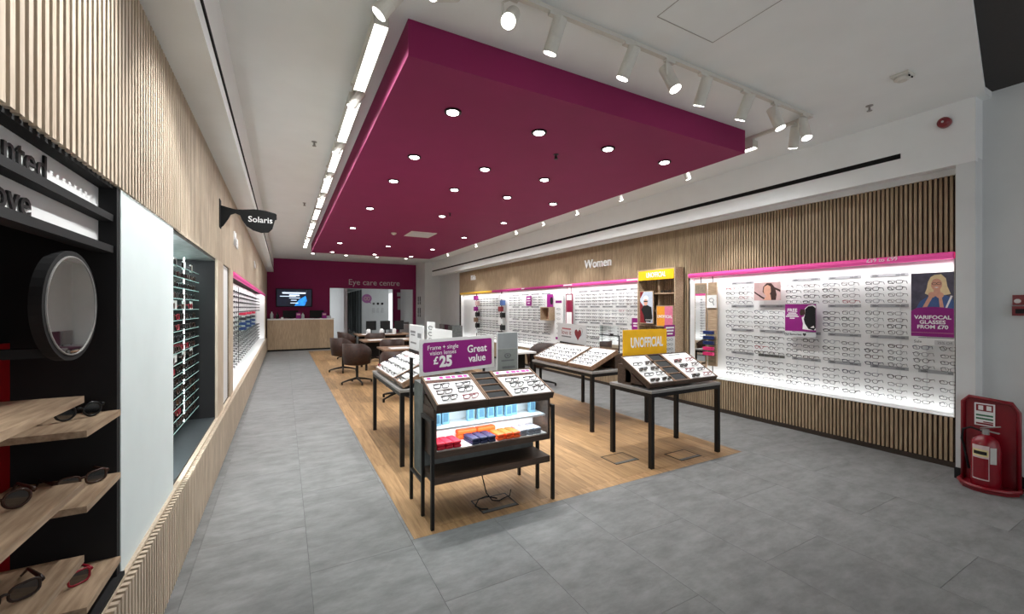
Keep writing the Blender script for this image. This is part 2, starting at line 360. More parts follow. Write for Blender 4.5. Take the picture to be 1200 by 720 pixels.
for k in range(5):
    t = thing('glazed_door', 'black framed frosted glass door along the corridor, door %s from the white wall' % ['first', 'second', 'third', 'fourth', 'fifth'][k], 'door', (4.05, 26.4 + k * 2.3, 0)); t['kind'] = 'structure'
    MB().box(0, .06, 0, .12, 0, 2.7).build('frame_post', M_BLACK, t); MB().box(0, .06, 1.2, 1.32, 0, 2.7).build('frame_post', M_BLACK, t)
    MB().box(.02, .04, .12, 1.2, 0.03, 2.7).build('pane', mat('frosted_panel', (150, 158, 160), .5), t); MB().box(.02, .06, 1.32, 2.3, 0, 2.7).build('pane', mat('frosted_panel', (150, 158, 160), .5), t)
# entrance side, behind the camera: shop window posts
sf = MB()
for x in (-1.1, 1.2, 3.4, 5.7): sf.box(x - .04, x + .04, -2.46, -2.4, 0, 3.6)
sf.box(-1.1, 5.75, -2.46, -2.4, 2.9, 3.0)
struct('window_1', sf, M_BLACK, 'black mullions of the shop front', 'window')
ORD = ['first', 'second', 'third', 'fourth', 'fifth', 'sixth', 'seventh', 'eighth', 'ninth', 'tenth', 'eleventh', 'twelfth', 'thirteenth', 'fourteenth', 'fifteenth', 'sixteenth']
# ================================================================== CEILING FITTINGS
dl_me = None
def downlight(x, y, z, label, group, aim=None, power=13):
    t = thing('downlight', label, 'downlight', (x, y, z), 0, group)
    if 'ring' not in DLC:
        mb = MB().lathe([(.047, -.001), (.074, -.001), (.074, -.012), (.066, -.016), (.047, -.010)], n=20); DLC['ring'] = mb.mesh('ring', M_BLACK)
        DLC['lens'] = MB().lathe([(.05, -.009), (.05, -.0162), (.03, -.0172)], n=20).mesh('lens', M_LENS)
    obj('ring', DLC['ring'], t); obj('lens', DLC['lens'], t)
    spot_lamp((x, y, z - .03), (x, y, 0), power * 4.9, 78, .8, .03)
DLC = {}
rows = [(3.40, (1.275, 2.15, 3.01, 3.86)), (4.615, (1.275, 2.14, 3.0, 3.85)), (5.62, (1.275, 2.13, 2.98, 3.82)), (7.35, (1.275, 2.55, 3.82)), (9.33, (1.27, 3.78)), (11.65, (1.27, 2.5, 3.75)), (13.6, (1.27, 2.5, 3.65))]
nm = ['first', 'second', 'third', 'fourth', 'fifth', 'sixth', 'seventh']
for i, (yy, xs) in enumerate(rows):
    for x in xs:
        if i == 1 and x == 3.85: continue
        downlight(x, yy, SZ, 'black-rimmed downlight in the plum raft, %s row from its front, %s from the left-hand track' % (nm[i], ORD[xs.index(x)]), 'raft downlights, %s row' % nm[i])
for k_, x in enumerate((.9, 2.0, 3.1, 4.2)):
    downlight(x, 16.4, ZC, 'round downlight in white ceiling by the plum back wall, %s from the left-hand wall' % ORD[k_], 'ceiling downlights at the back')
for k_, (x, yy) in enumerate(((4.6, 20.6), (2.9, 21.5), (3.3, 22.8), (3.7, 24), (4.8, 24.5), (3.2, 27.5), (3.3, 31))):  # last two are added to brighten the dark corridor doors
    downlight(x, yy, 2.72, 'round downlight in the low eye care ceiling, %s beyond the opening' % ORD[k_], 'eye care downlights', power=4)
def sprinkler(x, y, z, dark, label, group=None):
    t = thing('sprinkler_head', label, 'sprinkler', (x, y, z), 0, group)
    m = M_BLACK if dark else M_STEEL
    MB().lathe([(.03, 0), (.03, -.004), (.012, -.006)], n=12).build('rose', m, t)
    MB().cyl((0, 0, -.004), (0, 0, -.045), .008, n=8).box(-.014, -.011, -.004, .004, -.05, -.02).box(.011, .014, -.004, .004, -.05, -.02).build('body', m, t)
    MB().cyl((0, 0, -.048), (0, 0, -.052), .022, n=12).build('deflector', m, t)
sprinkler(2.63, 3.81, SZ, True, 'dark sprinkler head near the front of the plum raft')
sprinkler(2.6, 7.08, SZ, True, 'dark sprinkler head in the middle of the plum raft')
sprinkler(4.93, 1.88, ZC, False, 'small sprinkler head near the smoke detector')
sprinkler(.31, 5.39, ZC, False, 'small sprinkler head left of the lit track, nearer the entrance')
sprinkler(.33, 8.62, ZC, False, 'small sprinkler head left of the lit track, farther from the entrance')
t = thing('smoke_detector', 'white square smoke detector on the ceiling', 'detector', (4.52, 1.5, ZC))
MB().rbox(-.07, .07, -.06, .06, -.02, 0, .006).build('base', M_LAMPBODY, t)
MB().lathe([(.055, -.018), (.055, -.035), (.035, -.05)], n=20).build('cap', M_LAMPBODY, t)
for s in (-.03, .02): MB().box(s - .012, s + .012, -.057, -.05, -.04, -.03).build('vent', M_SLOTBLACK, t)
t = thing('ceiling_cassette', 'pale square air cassette in the plum raft', 'vent', (2.75, 9.45, SZ))
MB().box(-.29, .29, -.33, .33, -.012, 0).build('frame', M_LAMPBODY, t); MB().box(-.24, .24, -.28, .28, -.016, -.012).build('grille', M_LABEL, t)
t = thing('detector', 'small round detector beside the air cassette', 'detector', (2.17, 9.54, SZ)); MB().lathe([(.06, 0), (.06, -.02), (.03, -.045)], n=14).build('base', M_LAMPBODY, t); MB().cyl((0, 0, -.045), (0, 0, -.05), .02, n=10).build('sensor', M_LABEL, t)
# access panel joints in the ceiling
t = thing('access_panel', 'flush rectangular access panel in the white ceiling', 'panel', (0, 0, ZC))
g = MB()
pa = [(2.18, 1.98), (2.75, 1.98), (2.75, 1.2), (2.18, 1.2)]
MB().box(2.19, 2.74, 1.21, 1.97, -.002, .0).build('panel', M_CEIL, t)
for (a, b) in zip(pa, pa[1:] + pa[:1]): g.bar((a[0], a[1], -.001), (b[0], b[1], -.001), .004, .003)
g.build('joint', mat('ceiling_joint', (165, 163, 158), .9), t)
t = thing('alarm_sounder', 'red domed alarm sounder on the white bulkhead', 'alarm', (5.555, 1.53, 3.37))
MB().cyl((0, 0, 0), (-.025, 0, 0), .05, n=20).build('base', M_RED, t)
d = MB(); [d.cyl((-.025 - a, 0, 0), (-.025 - a2, 0, 0), r, r2, n=20) for a, a2, r, r2 in ((0, .02, .05, .046), (.02, .034, .046, .03), (.034, .04, .03, .008))]; d.build('dome', M_RED, t, smooth=False)
MB().cyl((-.062, 0, 0), (-.066, 0, 0), .01, n=10).build('lamp', M_LABEL, t)

# ---- lighting tracks, linear luminaires and spotlights
def linear_light(x, y0, y1, z, label, group):
    t = thing('linear_light', label, 'light', (x, (y0 + y1) / 2, z), 0, group); h = (y1 - y0) / 2
    if h not in LLC:
        LLC[h] = (MB().box(-.045, .045, -h, h, -.075, -.0).box(-.047, -.043, -h, h, -.088, 0).box(.043, .047, -h, h, -.088, 0).mesh('housing', M_LAMPBODY), MB().box(-.042, .042, -h + .01, h - .01, -.079, -.0752).mesh('diffuser', M_LIGHT),
                  MB().box(-.02, .02, -h + .02, -h + .1, 0, .03).box(-.02, .02, h - .1, h - .02, 0, .03).mesh('bracket', M_LAMPBODY))
    obj('housing', LLC[h][0], t); obj('diffuser', LLC[h][1], t); obj('bracket', LLC[h][2], t)
    area_lamp((x, (y0 + y1) / 2, z - .089), (x, (y0 + y1) / 2, 0), .08, y1 - y0, 10).data.spread = math.radians(150)
LLC = {}
def track(name, p0, p1, label):
    mb = MB().bar(p0, p1, .035, .03); o = mb.build(name, M_LAMPBODY); return tag(o, label, 'track')
LTX, RTX = .545, 4.64
track('light_track', (LTX, 2.25, ZC - .016), (LTX, 14.2, ZC - .016), 'white lighting track left of the plum raft')
track('light_track', (LTX + .02, 2.25, ZC - .016), (4.66, 2.25, ZC - .016), 'white lighting track across the front of the plum raft')
track('light_track', (RTX, 2.27, ZC - .016), (RTX, 14.2, ZC - .016), 'white lighting track right of the plum raft')
ys = [(2.74, 3.66), (3.86, 4.88), (5.08, 6.02), (6.2, 7.14), (7.34, 8.28), (8.48, 9.42), (9.62, 10.56), (10.76, 11.7), (11.9, 12.84), (13.04, 13.98)]
for k_, (a, b) in enumerate(ys):
    linear_light(LTX, a, b, ZC - .06, 'lit white linear light left of the plum raft, %s from its front' % ORD[k_], 'linear lights left of the raft')
    linear_light(RTX, a + .07, b, ZC - .06, 'lit white linear light right of the plum raft, %s from its front' % ORD[k_], 'linear lights right of the raft')
def track_spot(x, y, aim, label, group, power=60, angle=56, zt=ZC - .03, r=.046, L=.21):
    t = thing('track_spotlight', label, 'spotlight', (x, y, zt), 0, group)
    MB().box(-.05, .05, -.016, .016, -.02, 0).build('adapter', M_LAMPBODY, t)
    dv = (Vector(aim) - Vector((x, y, zt - .13))).normalized(); c = Vector((0, 0, -.13))
    side = dv.cross(Vector((0, 0, 1))).normalized() * (r + .006)
    MB().bar((0, 0, -.018), c + side * 0 + Vector((side.x, side.y, .1)), .014, .005).bar(c + side + Vector((0, 0, .1)), c + side, .014, .005).build('bracket', M_LAMPBODY, t)
    hd = MB().cyl(c - dv * L * .45, c + dv * L * .1, r, n=18).cyl(c + dv * L * .105, c + dv * L * .55, r, n=18).build('head', M_LAMPBODY, t)
    MB().cyl(c + dv * L * .551, c + dv * (L * .551 + .004), r * .88, n=16).build('lens', M_LENS, hd)
    p = Vector((x, y, zt)) + c + dv * (L * .55 + .02)
    if power: spot_lamp(p, p + dv, power, angle, .6, .03)
fr = [(.80, (-.55, 1.6, 2.5), 'aimed at the left-hand wall'), (1.22, (-.15, .6, 1.3), 'aimed back at the entrance'), (1.55, (1.25, 3.3, 1.1), 'aimed at the lit rack'), (2.19, (1.75, 3.3, 1.1), 'aimed at the lit rack'),
      (2.61, (3.1, .9, 0), 'aimed at the entrance floor'), (3.01, (3.3, 3.5, 1.1), 'aimed at the front table'), (3.57, (3.7, 3.5, 1.1), 'aimed at the front table'), (4.03, (4.6, 1.2, .0), 'aimed at the entrance corner'), (4.52, (4.1, 1.3, 0), 'aimed at the grey floor')]
for k_, (x, aim, w) in enumerate(fr):
    track_spot(x, 2.25, aim, 'white track spotlight before the raft, %s from the left-hand corner, ' % ORD[k_] + w, 'front track spotlights', (150 if k_ == 0 else 70 if k_ == 1 else 16 if k_ in (4, 7, 8) else 26))
track_spot(LTX, 2.45, (-.55, 2.9, 1.9), 'white spotlight at the front end of the left-hand track', 'left track spotlights', 95, 66)
for i, yy in enumerate((3.76, 4.98, 6.11, 7.24, 9.52, 11.8)):
    track_spot(LTX, yy, (-.58, yy + .3, 1.6), 'white spotlight between left-hand linear lights, %s from the raft front' % ORD[i], 'left track wall spotlights', 34, 70, r=.036, L=.16)
track_spot(RTX, 2.40, (5.2, 2.9, 2.0), 'white spotlight at the corner of the right-hand track', 'right track corner spotlight', 0)
for i, yy in enumerate((3.73, 4.98, 6.11, 7.24, 8.38, 10.66, 12.94)):
    track_spot(RTX, yy, (5.95, yy + .1, 1.25), 'white spotlight between right-hand linear lights, %s from the raft front' % ORD[i], 'right track wall spotlights', 70, 56, r=.036, L=.16)

# ================================================================== SPECTACLES
def rim_pts(cx, cz, w, h, shape, n):
    pts = []
    for i in range(n):
        a = 2 * PI * i / n; ca, sa = math.cos(a), math.sin(a)
        e = {'round': 1.0, 'rectangular': .55, 'cat-eye': .7, 'square': .6}[shape]
        x = math.copysign(abs(ca) ** e, ca) * w; z = math.copysign(abs(sa) ** e, sa) * h
        if shape == 'cat-eye' and sa > 0: z += abs(x) * .12 * (1 if x * cx > 0 else -.4)
        pts.append((cx + x, -.004 * (1 - abs(cx + x) / .07) , cz + z))
    return pts
GC = {}
SHP = {'rectangular': (.027, .0165), 'round': (.0245, .022), 'cat-eye': (.027, .019), 'square': (.027, .021)}
def glasses_parts(shape, thick, n=12, k=4, temple=.125, folded=False):
    w, h = SHP[shape]; cz = h + .003; r = thick; fr_, te, le = MB(), [MB(), MB()], [MB(), MB()]
    for s in (-1, 1):
        fr_.tube(rim_pts(s * .034, cz, w, h, shape, n), r, k, True)
        ti = 0 if s < 0 else 1
        if folded: te[ti].tube([(s * .0635, 0, cz + h * .45), (s * .066, .012 + .006 * ti, cz + h * .45), (s * .02, .016 + .006 * ti, cz + h * .35), (-s * .05, .020 + .006 * ti, cz - h * .3)], [r * 1.3, r * 1.2, r, r], k)
        else: te[ti].tube([(s * .0635, 0, cz + h * .5), (s * .066, .02, cz + h * .5), (s * .064, .75 * temple, cz + h * .45), (s * .06, temple, .004)], [r * 2.1, r * 1.5, r, r * .9], k)
        p = rim_pts(s * .034, cz, w * .97, h * .97, shape, n); le[ti].add(p, [tuple(range(n))])
    fr_.tube([(-.009, -.003, cz + h * .25), (0, -.005, cz + h * .45), (.009, -.003, cz + h * .25)], r * 1.1, k)
    return fr_, te, le
def glasses_mesh(color, shape, thick, lens=False, folded=False):
    key = (color, shape, thick, lens, folded)
    if key not in GC:
        f, te, le = glasses_parts(shape, thick, folded=folded)
        mb = MB(); mb.add(f.v, f.f); [mb.add(q.v, q.f) for q in te]
        mats = [FR[color]]
        if lens:
            mb.m = 1; [mb.add(q.v, q.f) for q in le]; mats.append(M_LENSD)
        GC[key] = mb.mesh('spectacles', mats)
    return GC[key]
SHAPE_N = {'rectangular': 'rectangular', 'round': 'round', 'cat-eye': 'cat-eye', 'square': 'square'}
def spectacles(color, shape, M, where, group, thick=.0016, sun=False, folded=False):
    o = obj('sunglasses' if sun else 'spectacles', glasses_mesh(color, shape, thick, sun, folded)); o.matrix_world = M
    kind = 'sunglasses' if sun else 'spectacles'
    return tag(o, '%s %s %s %s' % (color, SHAPE_N[shape], kind, where), kind, '%s %s %s %s' % (color, shape, kind, group))
def rnd_kind(rng, wall=True):
    return rng.choice(['black', 'black', 'black', 'gunmetal', 'tortoiseshell', 'brown', 'navy', 'gunmetal', 'red' if rng.random() < .3 else 'black']), rng.choice(['rectangular', 'rectangular', 'round', 'cat-eye', 'square'])
def wall_M(X, Y, Z, face=-R90):
    return Matrix.Translation((X, Y, Z)) @ Euler((0, 0, face)).to_matrix().to_4x4()

# ================================================================== RIGHT WALL DISPLAY BAYS
def bay_lamps(y0, y1, p):
    L = y1 - y0
    area_lamp((5.915, (y0 + y1) / 2, 2.07), (6.0, (y0 + y1) / 2, .9), .03, L - .06, p * .58, (1, 1, 1))
    area_lamp((5.935, (y0 + y1) / 2, .512), (5.985, (y0 + y1) / 2, 1.6), .03, L - .06, p * .30, (1, 1, 1))
def display_bay(y0, y1, label, rails):
    t = thing('display_bay', label, 'display', (5.97, (y0 + y1) / 2, .5))
    MB().box(6.005, 6.03, y0, y1, .5, 2.165).build('back_panel', M_BOARD, t, True)
    MB().box(5.885, 6.005, y0, y1, .5, .508).build('ledge', M_BOARD, wr_o)
    MB().box(5.9, 6.005, y0, y0 + .008, .508, 2.16).build('jamb', M_BOARD, wr_o); MB().box(5.9, 6.005, y1 - .008, y1, .508, 2.16).build('jamb', M_BOARD, wr_o)
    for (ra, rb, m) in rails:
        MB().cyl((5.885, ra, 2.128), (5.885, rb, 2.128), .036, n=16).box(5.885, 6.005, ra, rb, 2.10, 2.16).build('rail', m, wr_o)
    return t
rng = random.Random(3)
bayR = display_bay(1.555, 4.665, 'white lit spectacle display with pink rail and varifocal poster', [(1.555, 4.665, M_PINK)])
bay_lamps(1.555, 4.665, 10)
GX = 5.870          # plane of the spectacle fronts
UNITS = [4.02, 3.59, 3.155, 2.73, 2.30, 1.88]
ROWS = [1.877, 1.806, 1.737, 1.668, 1.531, 1.458, 1.386, 1.318, 1.174, 1.100, 1.034, .963, .836, .754, .680, .607]
def label_strip(t, ya, yb, z, m=mat('price_strip_grey', (158, 160, 162), .6), marks=True):
    s = MB().box(6.000, 6.004, ya, yb, z, z + .036).build('price_strip', m, t, True)
    if marks:
        MB().box(5.999, 6.0, ya - .02, ya - .075, z + .008, z + .024).build('print', M_TXT_G, s, True); MB().box(5.999, 6.0, yb + .03, yb + .11, z + .01, z + .022).build('print', M_TXT_G, s, True)
    return s
S_ = 6.0 / 5.885   # push flat items from the spectacle plane back onto the panel
for ui, yu in enumerate(UNITS):
    for zi, z in enumerate((1.953, 1.607, 1.252, .908)):
        if ui == 1 and zi == 0: continue
        if ui == 2 and zi == 1: continue
        if ui == 5 and zi in (0, 1): continue
        if ui == 1 and zi == 3: label_strip(bayR, yu, yu - .36, z, M_LABELD, False); continue
        label_strip(bayR, yu - .02, yu - .36, z)
    for c in range(2):
        yc = yu - .085 - c * .205
        MB().box(6.000, 6.004, yc - .004, yc + .004, .52, 1.99).build('rod', mat('clear_rod', (222, 224, 224), .4), bayR, True)
        for ri, z in enumerate(ROWS):
            if ui == 1 and ri < 4: continue
            if ui == 2 and 4 <= ri < 8: continue
            if ui == 5 and ri < 8: continue
            col, shp = rnd_kind(rng)
            spectacles(col, shp, wall_M(GX, yc + rng.uniform(-.006, .006), z - .012, -R90 + rng.uniform(-.05, .05)), 'in varifocal bay, %s row below rail, %s column from poster jamb' % (ORD[ri], ORD[11 - ui * 2 - c]), 'in the varifocal poster bay', thick=rng.choice([.0022, .0028, .0034]))
text('rail_lettering', '£39 to £99', .062, (5.846, 2.12, 2.135), FX, M_TXT_W, wr_o, depth=.003)

def flat(name, m, poly, y0, y1, parent):
    return MB().prism(poly, y0, y1, 'y').build(name, m, parent)
def ell(cx, cz, rx, rz, n=16, a0=0, a1=2 * PI):
    return [(cx + rx * math.cos(a0 + (a1 - a0) * i / n), cz + rz * math.sin(a0 + (a1 - a0) * i / n)) for i in range(n)]
M_SKIN = mat('print_skin', (222, 166, 142), .6); M_BLOND = mat('print_blonde', (236, 214, 168), .6); M_BLUE = mat('print_denim', (70, 98, 150), .6); M_DUSK = mat('print_dusk', (84, 82, 98), .6, var=.3, scale=14)
M_DKHAIR = mat('print_brown_hair', (62, 40, 36), .6); M_ROSE = mat('print_rose', (206, 172, 170), .6, var=.1, scale=12)
def standoffs(t, w, h):
    for sx in (-1, 1): MB().cyl((sx * w * .8, .003, h), (sx * w * .8, .1025, h), .006, n=8).build('standoff', M_LABEL, t)
# varifocal poster
t = thing('poster', 'poster of a blonde woman in a blue shirt reading Varifocal glasses', 'poster', (5.902, 1.722, 1.30), -R90)
W2 = .163
standoffs(t, W2, .5)
MB().box(-W2, W2, -.004, .004, 0, .665).build('board', M_BOARD, t)
flat('photo', M_DUSK, [(-W2, .27), (W2, .27), (W2, .665), (-W2, .665)], -.0055, -.004, t)
flat('plum_band', M_PURPLE_SIGN, [(-W2, 0), (W2, 0), (W2, .29)] + [(W2 - 2 * W2 * i / 8, .29 + .02 * math.sin(PI * i / 8)) for i in range(1, 8)] + [(-W2, .265)], -.0085, -.004, t)
flat('hair', M_BLOND, [(.02, .64), (.07, .645), (.105, .60), (.115, .52), (.14, .44), (.10, .43), (-.02, .43), (-.055, .45), (-.04, .50), (-.03, .57), (-.01, .62)], -.006, -.0055, t)
flat('shirt', M_BLUE, [(-.13, .28), (-.09, .37), (-.03, .42), (.10, .43), (.15, .40), (.163, .36), (.163, .28)], -.0065, -.0055, t)
flat('face', M_SKIN, ell(.035, .54, .042, .062), -.0072, -.0064, t)
flat('neck', M_SKIN, [(.01, .42), (.07, .42), (.06, .50), (.015, .50)], -.007, -.0064, t)
flat('hand', M_SKIN, ell(.0, .435, .028, .03) , -.0076, -.0066, t); flat('hand', M_SKIN, ell(.06, .43, .03, .03), -.0076, -.0066, t)
flat('forearm', M_SKIN, [(-.075, .30), (-.045, .29), (.01, .42), (-.02, .43)], -.0075, -.0066, t); flat('forearm', M_SKIN, [(.05, .42), (.075, .41), (.09, .30), (.06, .30)], -.0075, -.0066, t)
flat('strap', M_TXT_W, [(.10, .30), (.115, .30), (.155, .42), (.14, .425)], -.0078, -.0066, t)
MB().tube([(x, -.0082, z) for x, z in ell(.018, .55, .017, .012, 10)], .0018, 4, True).tube([(x, -.0082, z) for x, z in ell(.054, .55, .017, .012, 10)], .0018, 4, True).build('printed_glasses', FR['brown'], t)
flat('smile', M_TXT_W, [(.018, .512), (.035, .505), (.052, .512), (.035, .516)], -.0078, -.0071, t)
for s, z in (('VARIFOCAL', .20), ('GLASSES', .15), ('FROM £70', .10)): text('lettering', s, .053, (.004, -.009, z), FY, M_TXT_W, t, depth=.0008, bold=.0014)
MB().box(-W2, W2, -.0095, -.0085, .04, .043).build('rule', M_ROSE, t)
t2 = thing('sale_card', 'white Sale card with grey 25% Off tab under the varifocal poster', 'sign', (5.902, 1.722, 1.21), -R90)
standoffs(t2, W2, .03); MB().box(-W2, W2, -.003, .003, 0, .075).build('card', M_BOARD, t2); MB().box(.02, W2, -.004, -.003, .006, .055).build('tab', M_LABEL, t2)
text('lettering', 'Sale', .04, (-.11, -.0035, .035), FY, M_TXT_K, t2, depth=.0006); text('lettering', '25% Off', .034, (.095, -.0045, .03), FY, M_TXT_G, t2, depth=.0006)
# woman with dark hair print
t = thing('photo_card', 'rose photo card of a dark-haired woman looking aside', 'poster', (5.902, 3.41, 1.705), -R90)
standoffs(t, .17, .2); MB().box(-.182, .182, -.003, .003, 0, .25).build('card', M_ROSE, t)
flat('shadow_print', M_DKHAIR, [(-.18, .13), (-.06, .05), (-.02, .03), (-.04, .015), (-.07, .03), (-.18, .11)], -.0042, -.003, t); flat('shadow_print', M_DKHAIR, [(.08, .19), (.18, .14), (.18, .11), (.08, .165)], -.0042, -.003, t)
flat('hair', M_DKHAIR, [(-.06, .12), (-.05, .19), (.0, .24), (.06, .235), (.11, .17), (.13, .08), (.12, .003), (.03, .003), (.0, .05)], -.005, -.003, t)
flat('face', M_SKIN, [(-.045, .13), (-.035, .19), (.01, .215), (.05, .19), (.055, .12), (.03, .06), (-.01, .06), (-.035, .09)], -.006, -.005, t)
flat('neck', M_SKIN, [(-.05, .003), (.0, .07), (.05, .08), (.06, .003)], -.0055, -.005, t)
# bird card
t = thing('offer_card', 'plum offer card with a black bird above Our favourites strip', 'poster', (5.902, 2.985, 1.295), -R90)
standoffs(t, .17, .3); MB().box(-.06, .06, -.002, .002, -.014, .002).build('hinge_strip', M_LABEL, t); MB().box(-.185, .185, -.003, .003, .0, .355).build('card', M_PURPLE_SIGN, t); MB().box(-.185, .185, -.003, .003, -.075, -.012).build('strip', M_LABEL, t)
flat('bird_edge', M_TXT_W, [(.06, .30), (.10, .335), (.15, .345), (.184, .33), (.184, .02), (.11, .02), (.03, .03), (.035, .1), (.02, .18), (.05, .2)], -.0042, -.003, t)
flat('bird_body', M_BLACKMATT, [(.065, .29), (.10, .325), (.15, .33), (.183, .30), (.183, .05), (.16, .02), (.10, .035), (.06, .10), (.045, .16), (.06, .22)], -.0052, -.0042, t)
flat('bird_beak', M_DKHAIR, [(.06, .28), (.01, .29), (-.005, .24), (.01, .20), (.06, .22)], -.0056, -.0042, t); flat('bird_tail', M_TXT_W, [(.12, .05), (.16, .08), (.17, .05)], -.0056, -.005, t)
text('lettering', 'FREE', .06, (-.095, -.0036, .272), FY, M_TXT_W, t, depth=.0006, bold=.0012)
for z, w in ((.236, .10), (.214, .13), (.192, .16), (.168, .06)): print_line(t, -.095, z, w, .012, -.003, M_TXT_W)
text('lettering', 'Our favourites ♥', .036, (-.06, -.0036, -.043), FY, M_TXT_K, t, depth=.0006, bold=.0006)
# hanging mirror and case rack at the bay's far end
def hang_rods(t, z0, z1):
    MB().cyl((0, 0, z1), (0, 0, 2.10), .007, n=8).cyl((0, 0, .51), (0, 0, z0), .007, n=8).build('hanging_rod', M_BLACK, t)
t = thing('hanging_mirror', 'tall narrow mirror hung on black rods in the white display', 'mirror', (5.9, 4.46, 0))
MB().box(-.012, .012, -.105, .105, .66, 2.0).build('backing', M_SHELFOAK, t); MB().box(-.0145, -.012, -.095, .095, .67, 1.97).build('mirror_pane', M_MIRROR, t); hang_rods(t, .66, 2.0)
t = thing('case_rack', 'oak hanging post with glass shelves of spectacle cases', 'rack', (5.9, 4.25, 0))
MB().box(-.014, .014, -.075, .075, .69, 2.0).build('post', M_SHELFOAK, t); hang_rods(t, .69, 2.0)
CASEZ = [1.19, 1.11, 1.03, .94, .86]
for z in CASEZ + [.78]: MB().box(-.17, -.014, -.10, .10, z - .006, z).build('shelf', M_GLASS, t)
o = MB().box(5.865, 5.871, 4.16, 4.33, 1.60, 1.80).build('photo_card', M_BOARD); tag(o, 'white card with a spectacle drawing on the oak post', 'card')
MB().tube([(5.862, 4.245 + .04 * math.cos(a), 1.72 + .03 * math.sin(a)) for a in [i * PI / 5 for i in range(10)]], .004, 4, True).tube([(5.862, 4.22, 1.69), (5.862, 4.20, 1.64)], .004, 4).build('drawing', M_TXT_K, o)
def specs_case(loc, rot, rgb, label, group, L=.165, W=.064, H=.052):
    key = ('case', rgb, L, W, H)
    if key not in GC:
        m = mat('case_%d_%d_%d' % rgb, rgb, .55, var=.08, scale=60)
        GC[key] = (MB().rbox(-W / 2, W / 2, -L / 2, L / 2, 0, H * .52, .013).mesh('case_base', m), MB().rbox(-W / 2, W / 2, -L / 2, L / 2, H * .53, H, .0125).mesh('case_lid', m))
    t = thing('spectacle_case', label, 'case', loc, rot, group); obj('case_base', GC[key][0], t); obj('case_lid', GC[key][1], t)
for z, c, n_ in zip(CASEZ, ((24, 44, 100), (24, 44, 100), (24, 44, 100), (232, 50, 120), (232, 50, 120)), ('navy', 'navy', 'navy', 'pink', 'pink')):
    specs_case((5.80, 4.25, z), 0, c, '%s spectacle case on the oak post, %s shelf from the top' % (n_, ORD[CASEZ.index(z)]), '%s cases on the oak post' % n_, L=.17)

# ---- oak shelf unit between the bays
t = thing('shelf_unit', 'oak slatted shelf unit with yellow Unofficial header', 'shelf unit', (5.80, 5.17, 0))
UY0, UY1 = 4.76, 5.60
MB().box(5.66, 5.872, UY0, UY0 + .025, .5, 2.28).build('side_panel', M_SHELFOAK, t, True); MB().box(5.66, 5.872, UY1 - .025, UY1, .5, 2.28).build('side_panel', M_SHELFOAK, t, True)
MB().box(5.86, 5.872, UY0, UY1, .5, 2.28).build('backing', M_SLOT, t, True)
for k in range(19):
    yy = UY0 + .04 + k * .041
    MB().box(5.845, 5.86, yy, yy + .02, .5, 2.1).build('slat', M_SHELFOAK, t, True)
MB().box(5.74, 5.86, 5.17, 5.19, .5, 2.1).build('divider', M_SHELFOAK, t, True)
for z in (.55, .78, 1.02, 1.28, 1.54, 1.84): MB().box(5.68, 5.845, UY0 + .025, UY1 - .025, z, z + .018).build('shelf', M_SHELFOAK, t, True)
MB().box(5.66, 5.86, UY0 + .025, UY1 - .025, 2.255, 2.28).build('top', M_SHELFOAK, t, True)
hb = MB().box(5.655, 5.668, UY0 + .03, UY1 - .03, 2.09, 2.255).build('header_board', M_YELLOW, t, True)
tx = text('lettering', 'UNOFFICIAL', .125, (0, 0, 0), FX, M_TXT_W, hb, depth=.001, bold=.002, xs=.62); tx.location = Vector((5.653, 5.17, 2.172)) - wl(hb)
t = thing('framed_poster', 'oak framed poster of a person in white cap and black jacket', 'poster', (5.65, 5.37, 1.32), -R90)
MB().box(-.16, .16, -.01, .01, 0, .58).build('frame', M_SHELFOAK, t); MB().box(-.145, .145, -.0115, -.01, .015, .565).build('print', mat('print_pale', (196, 206, 222), .6, var=.08), t)
flat('red_corner', M_RED, [(-.145, .015), (.0, .015), (-.06, .30), (-.145, .40)], -.0125, -.0115, t); flat('red_corner', M_RED, [(-.145, .565), (-.145, .44), (-.06, .565)], -.0125, -.0115, t)
flat('jacket', M_BLACKMATT, [(-.12, .25), (-.06, .32), (.03, .33), (.12, .29), (.14, .10), (.10, .03), (-.04, .04), (-.06, .15)], -.0135, -.0125, t)
flat('face', M_SKIN, ell(-.01, .38, .045, .06), -.0142, -.0135, t); flat('cap', M_TXT_W, [(-.07, .42), (-.05, .48), (.0, .50), (.05, .47), (.055, .42), (-.01, .44)], -.0148, -.0142, t)
MB().box(-.055, .035, -.0155, -.0142, .385, .405).build('dark_glasses', M_TXT_K, t); text('lettering', 'UNOFFICIAL', .03, (.07, -.0145, .065), FY, M_TXT_W, t, depth=.0008)
t = thing('brand_card', 'orange and pink card lettered Unofficial in an oak frame', 'sign', (5.65, 4.96, 1.28), -R90)
MB().box(-.18, .18, -.012, .012, 0, .36).build('frame', M_SHELFOAK, t); MB().box(-.165, .0, -.0135, -.012, .015, .345).build('print', mat('print_orange', (240, 160, 50), .6), t); MB().box(.0, .165, -.0135, -.012, .015, .345).build('print', mat('print_pink', (222, 120, 150), .6), t)
text('lettering', 'UNOFFICIAL', .07, (0, -.0145, .17), FY, M_TXT_W, t, depth=.0008, xs=.8, bold=.001)
for z in (1.86, 1.56):
    for k in range(8 if z > 1.8 else 4):
        yy = 4.86 + k * .092
        if 5.13 < yy < 5.23: continue
        col, shp = rnd_kind(rng); spectacles(col, shp, wall_M(5.71, yy, z + .001), 'on the %s oak shelf under the yellow wall header, %s along' % ('upper' if z > 1.8 else 'lower', ORD[k]), 'on the oak shelf unit', sun=True)
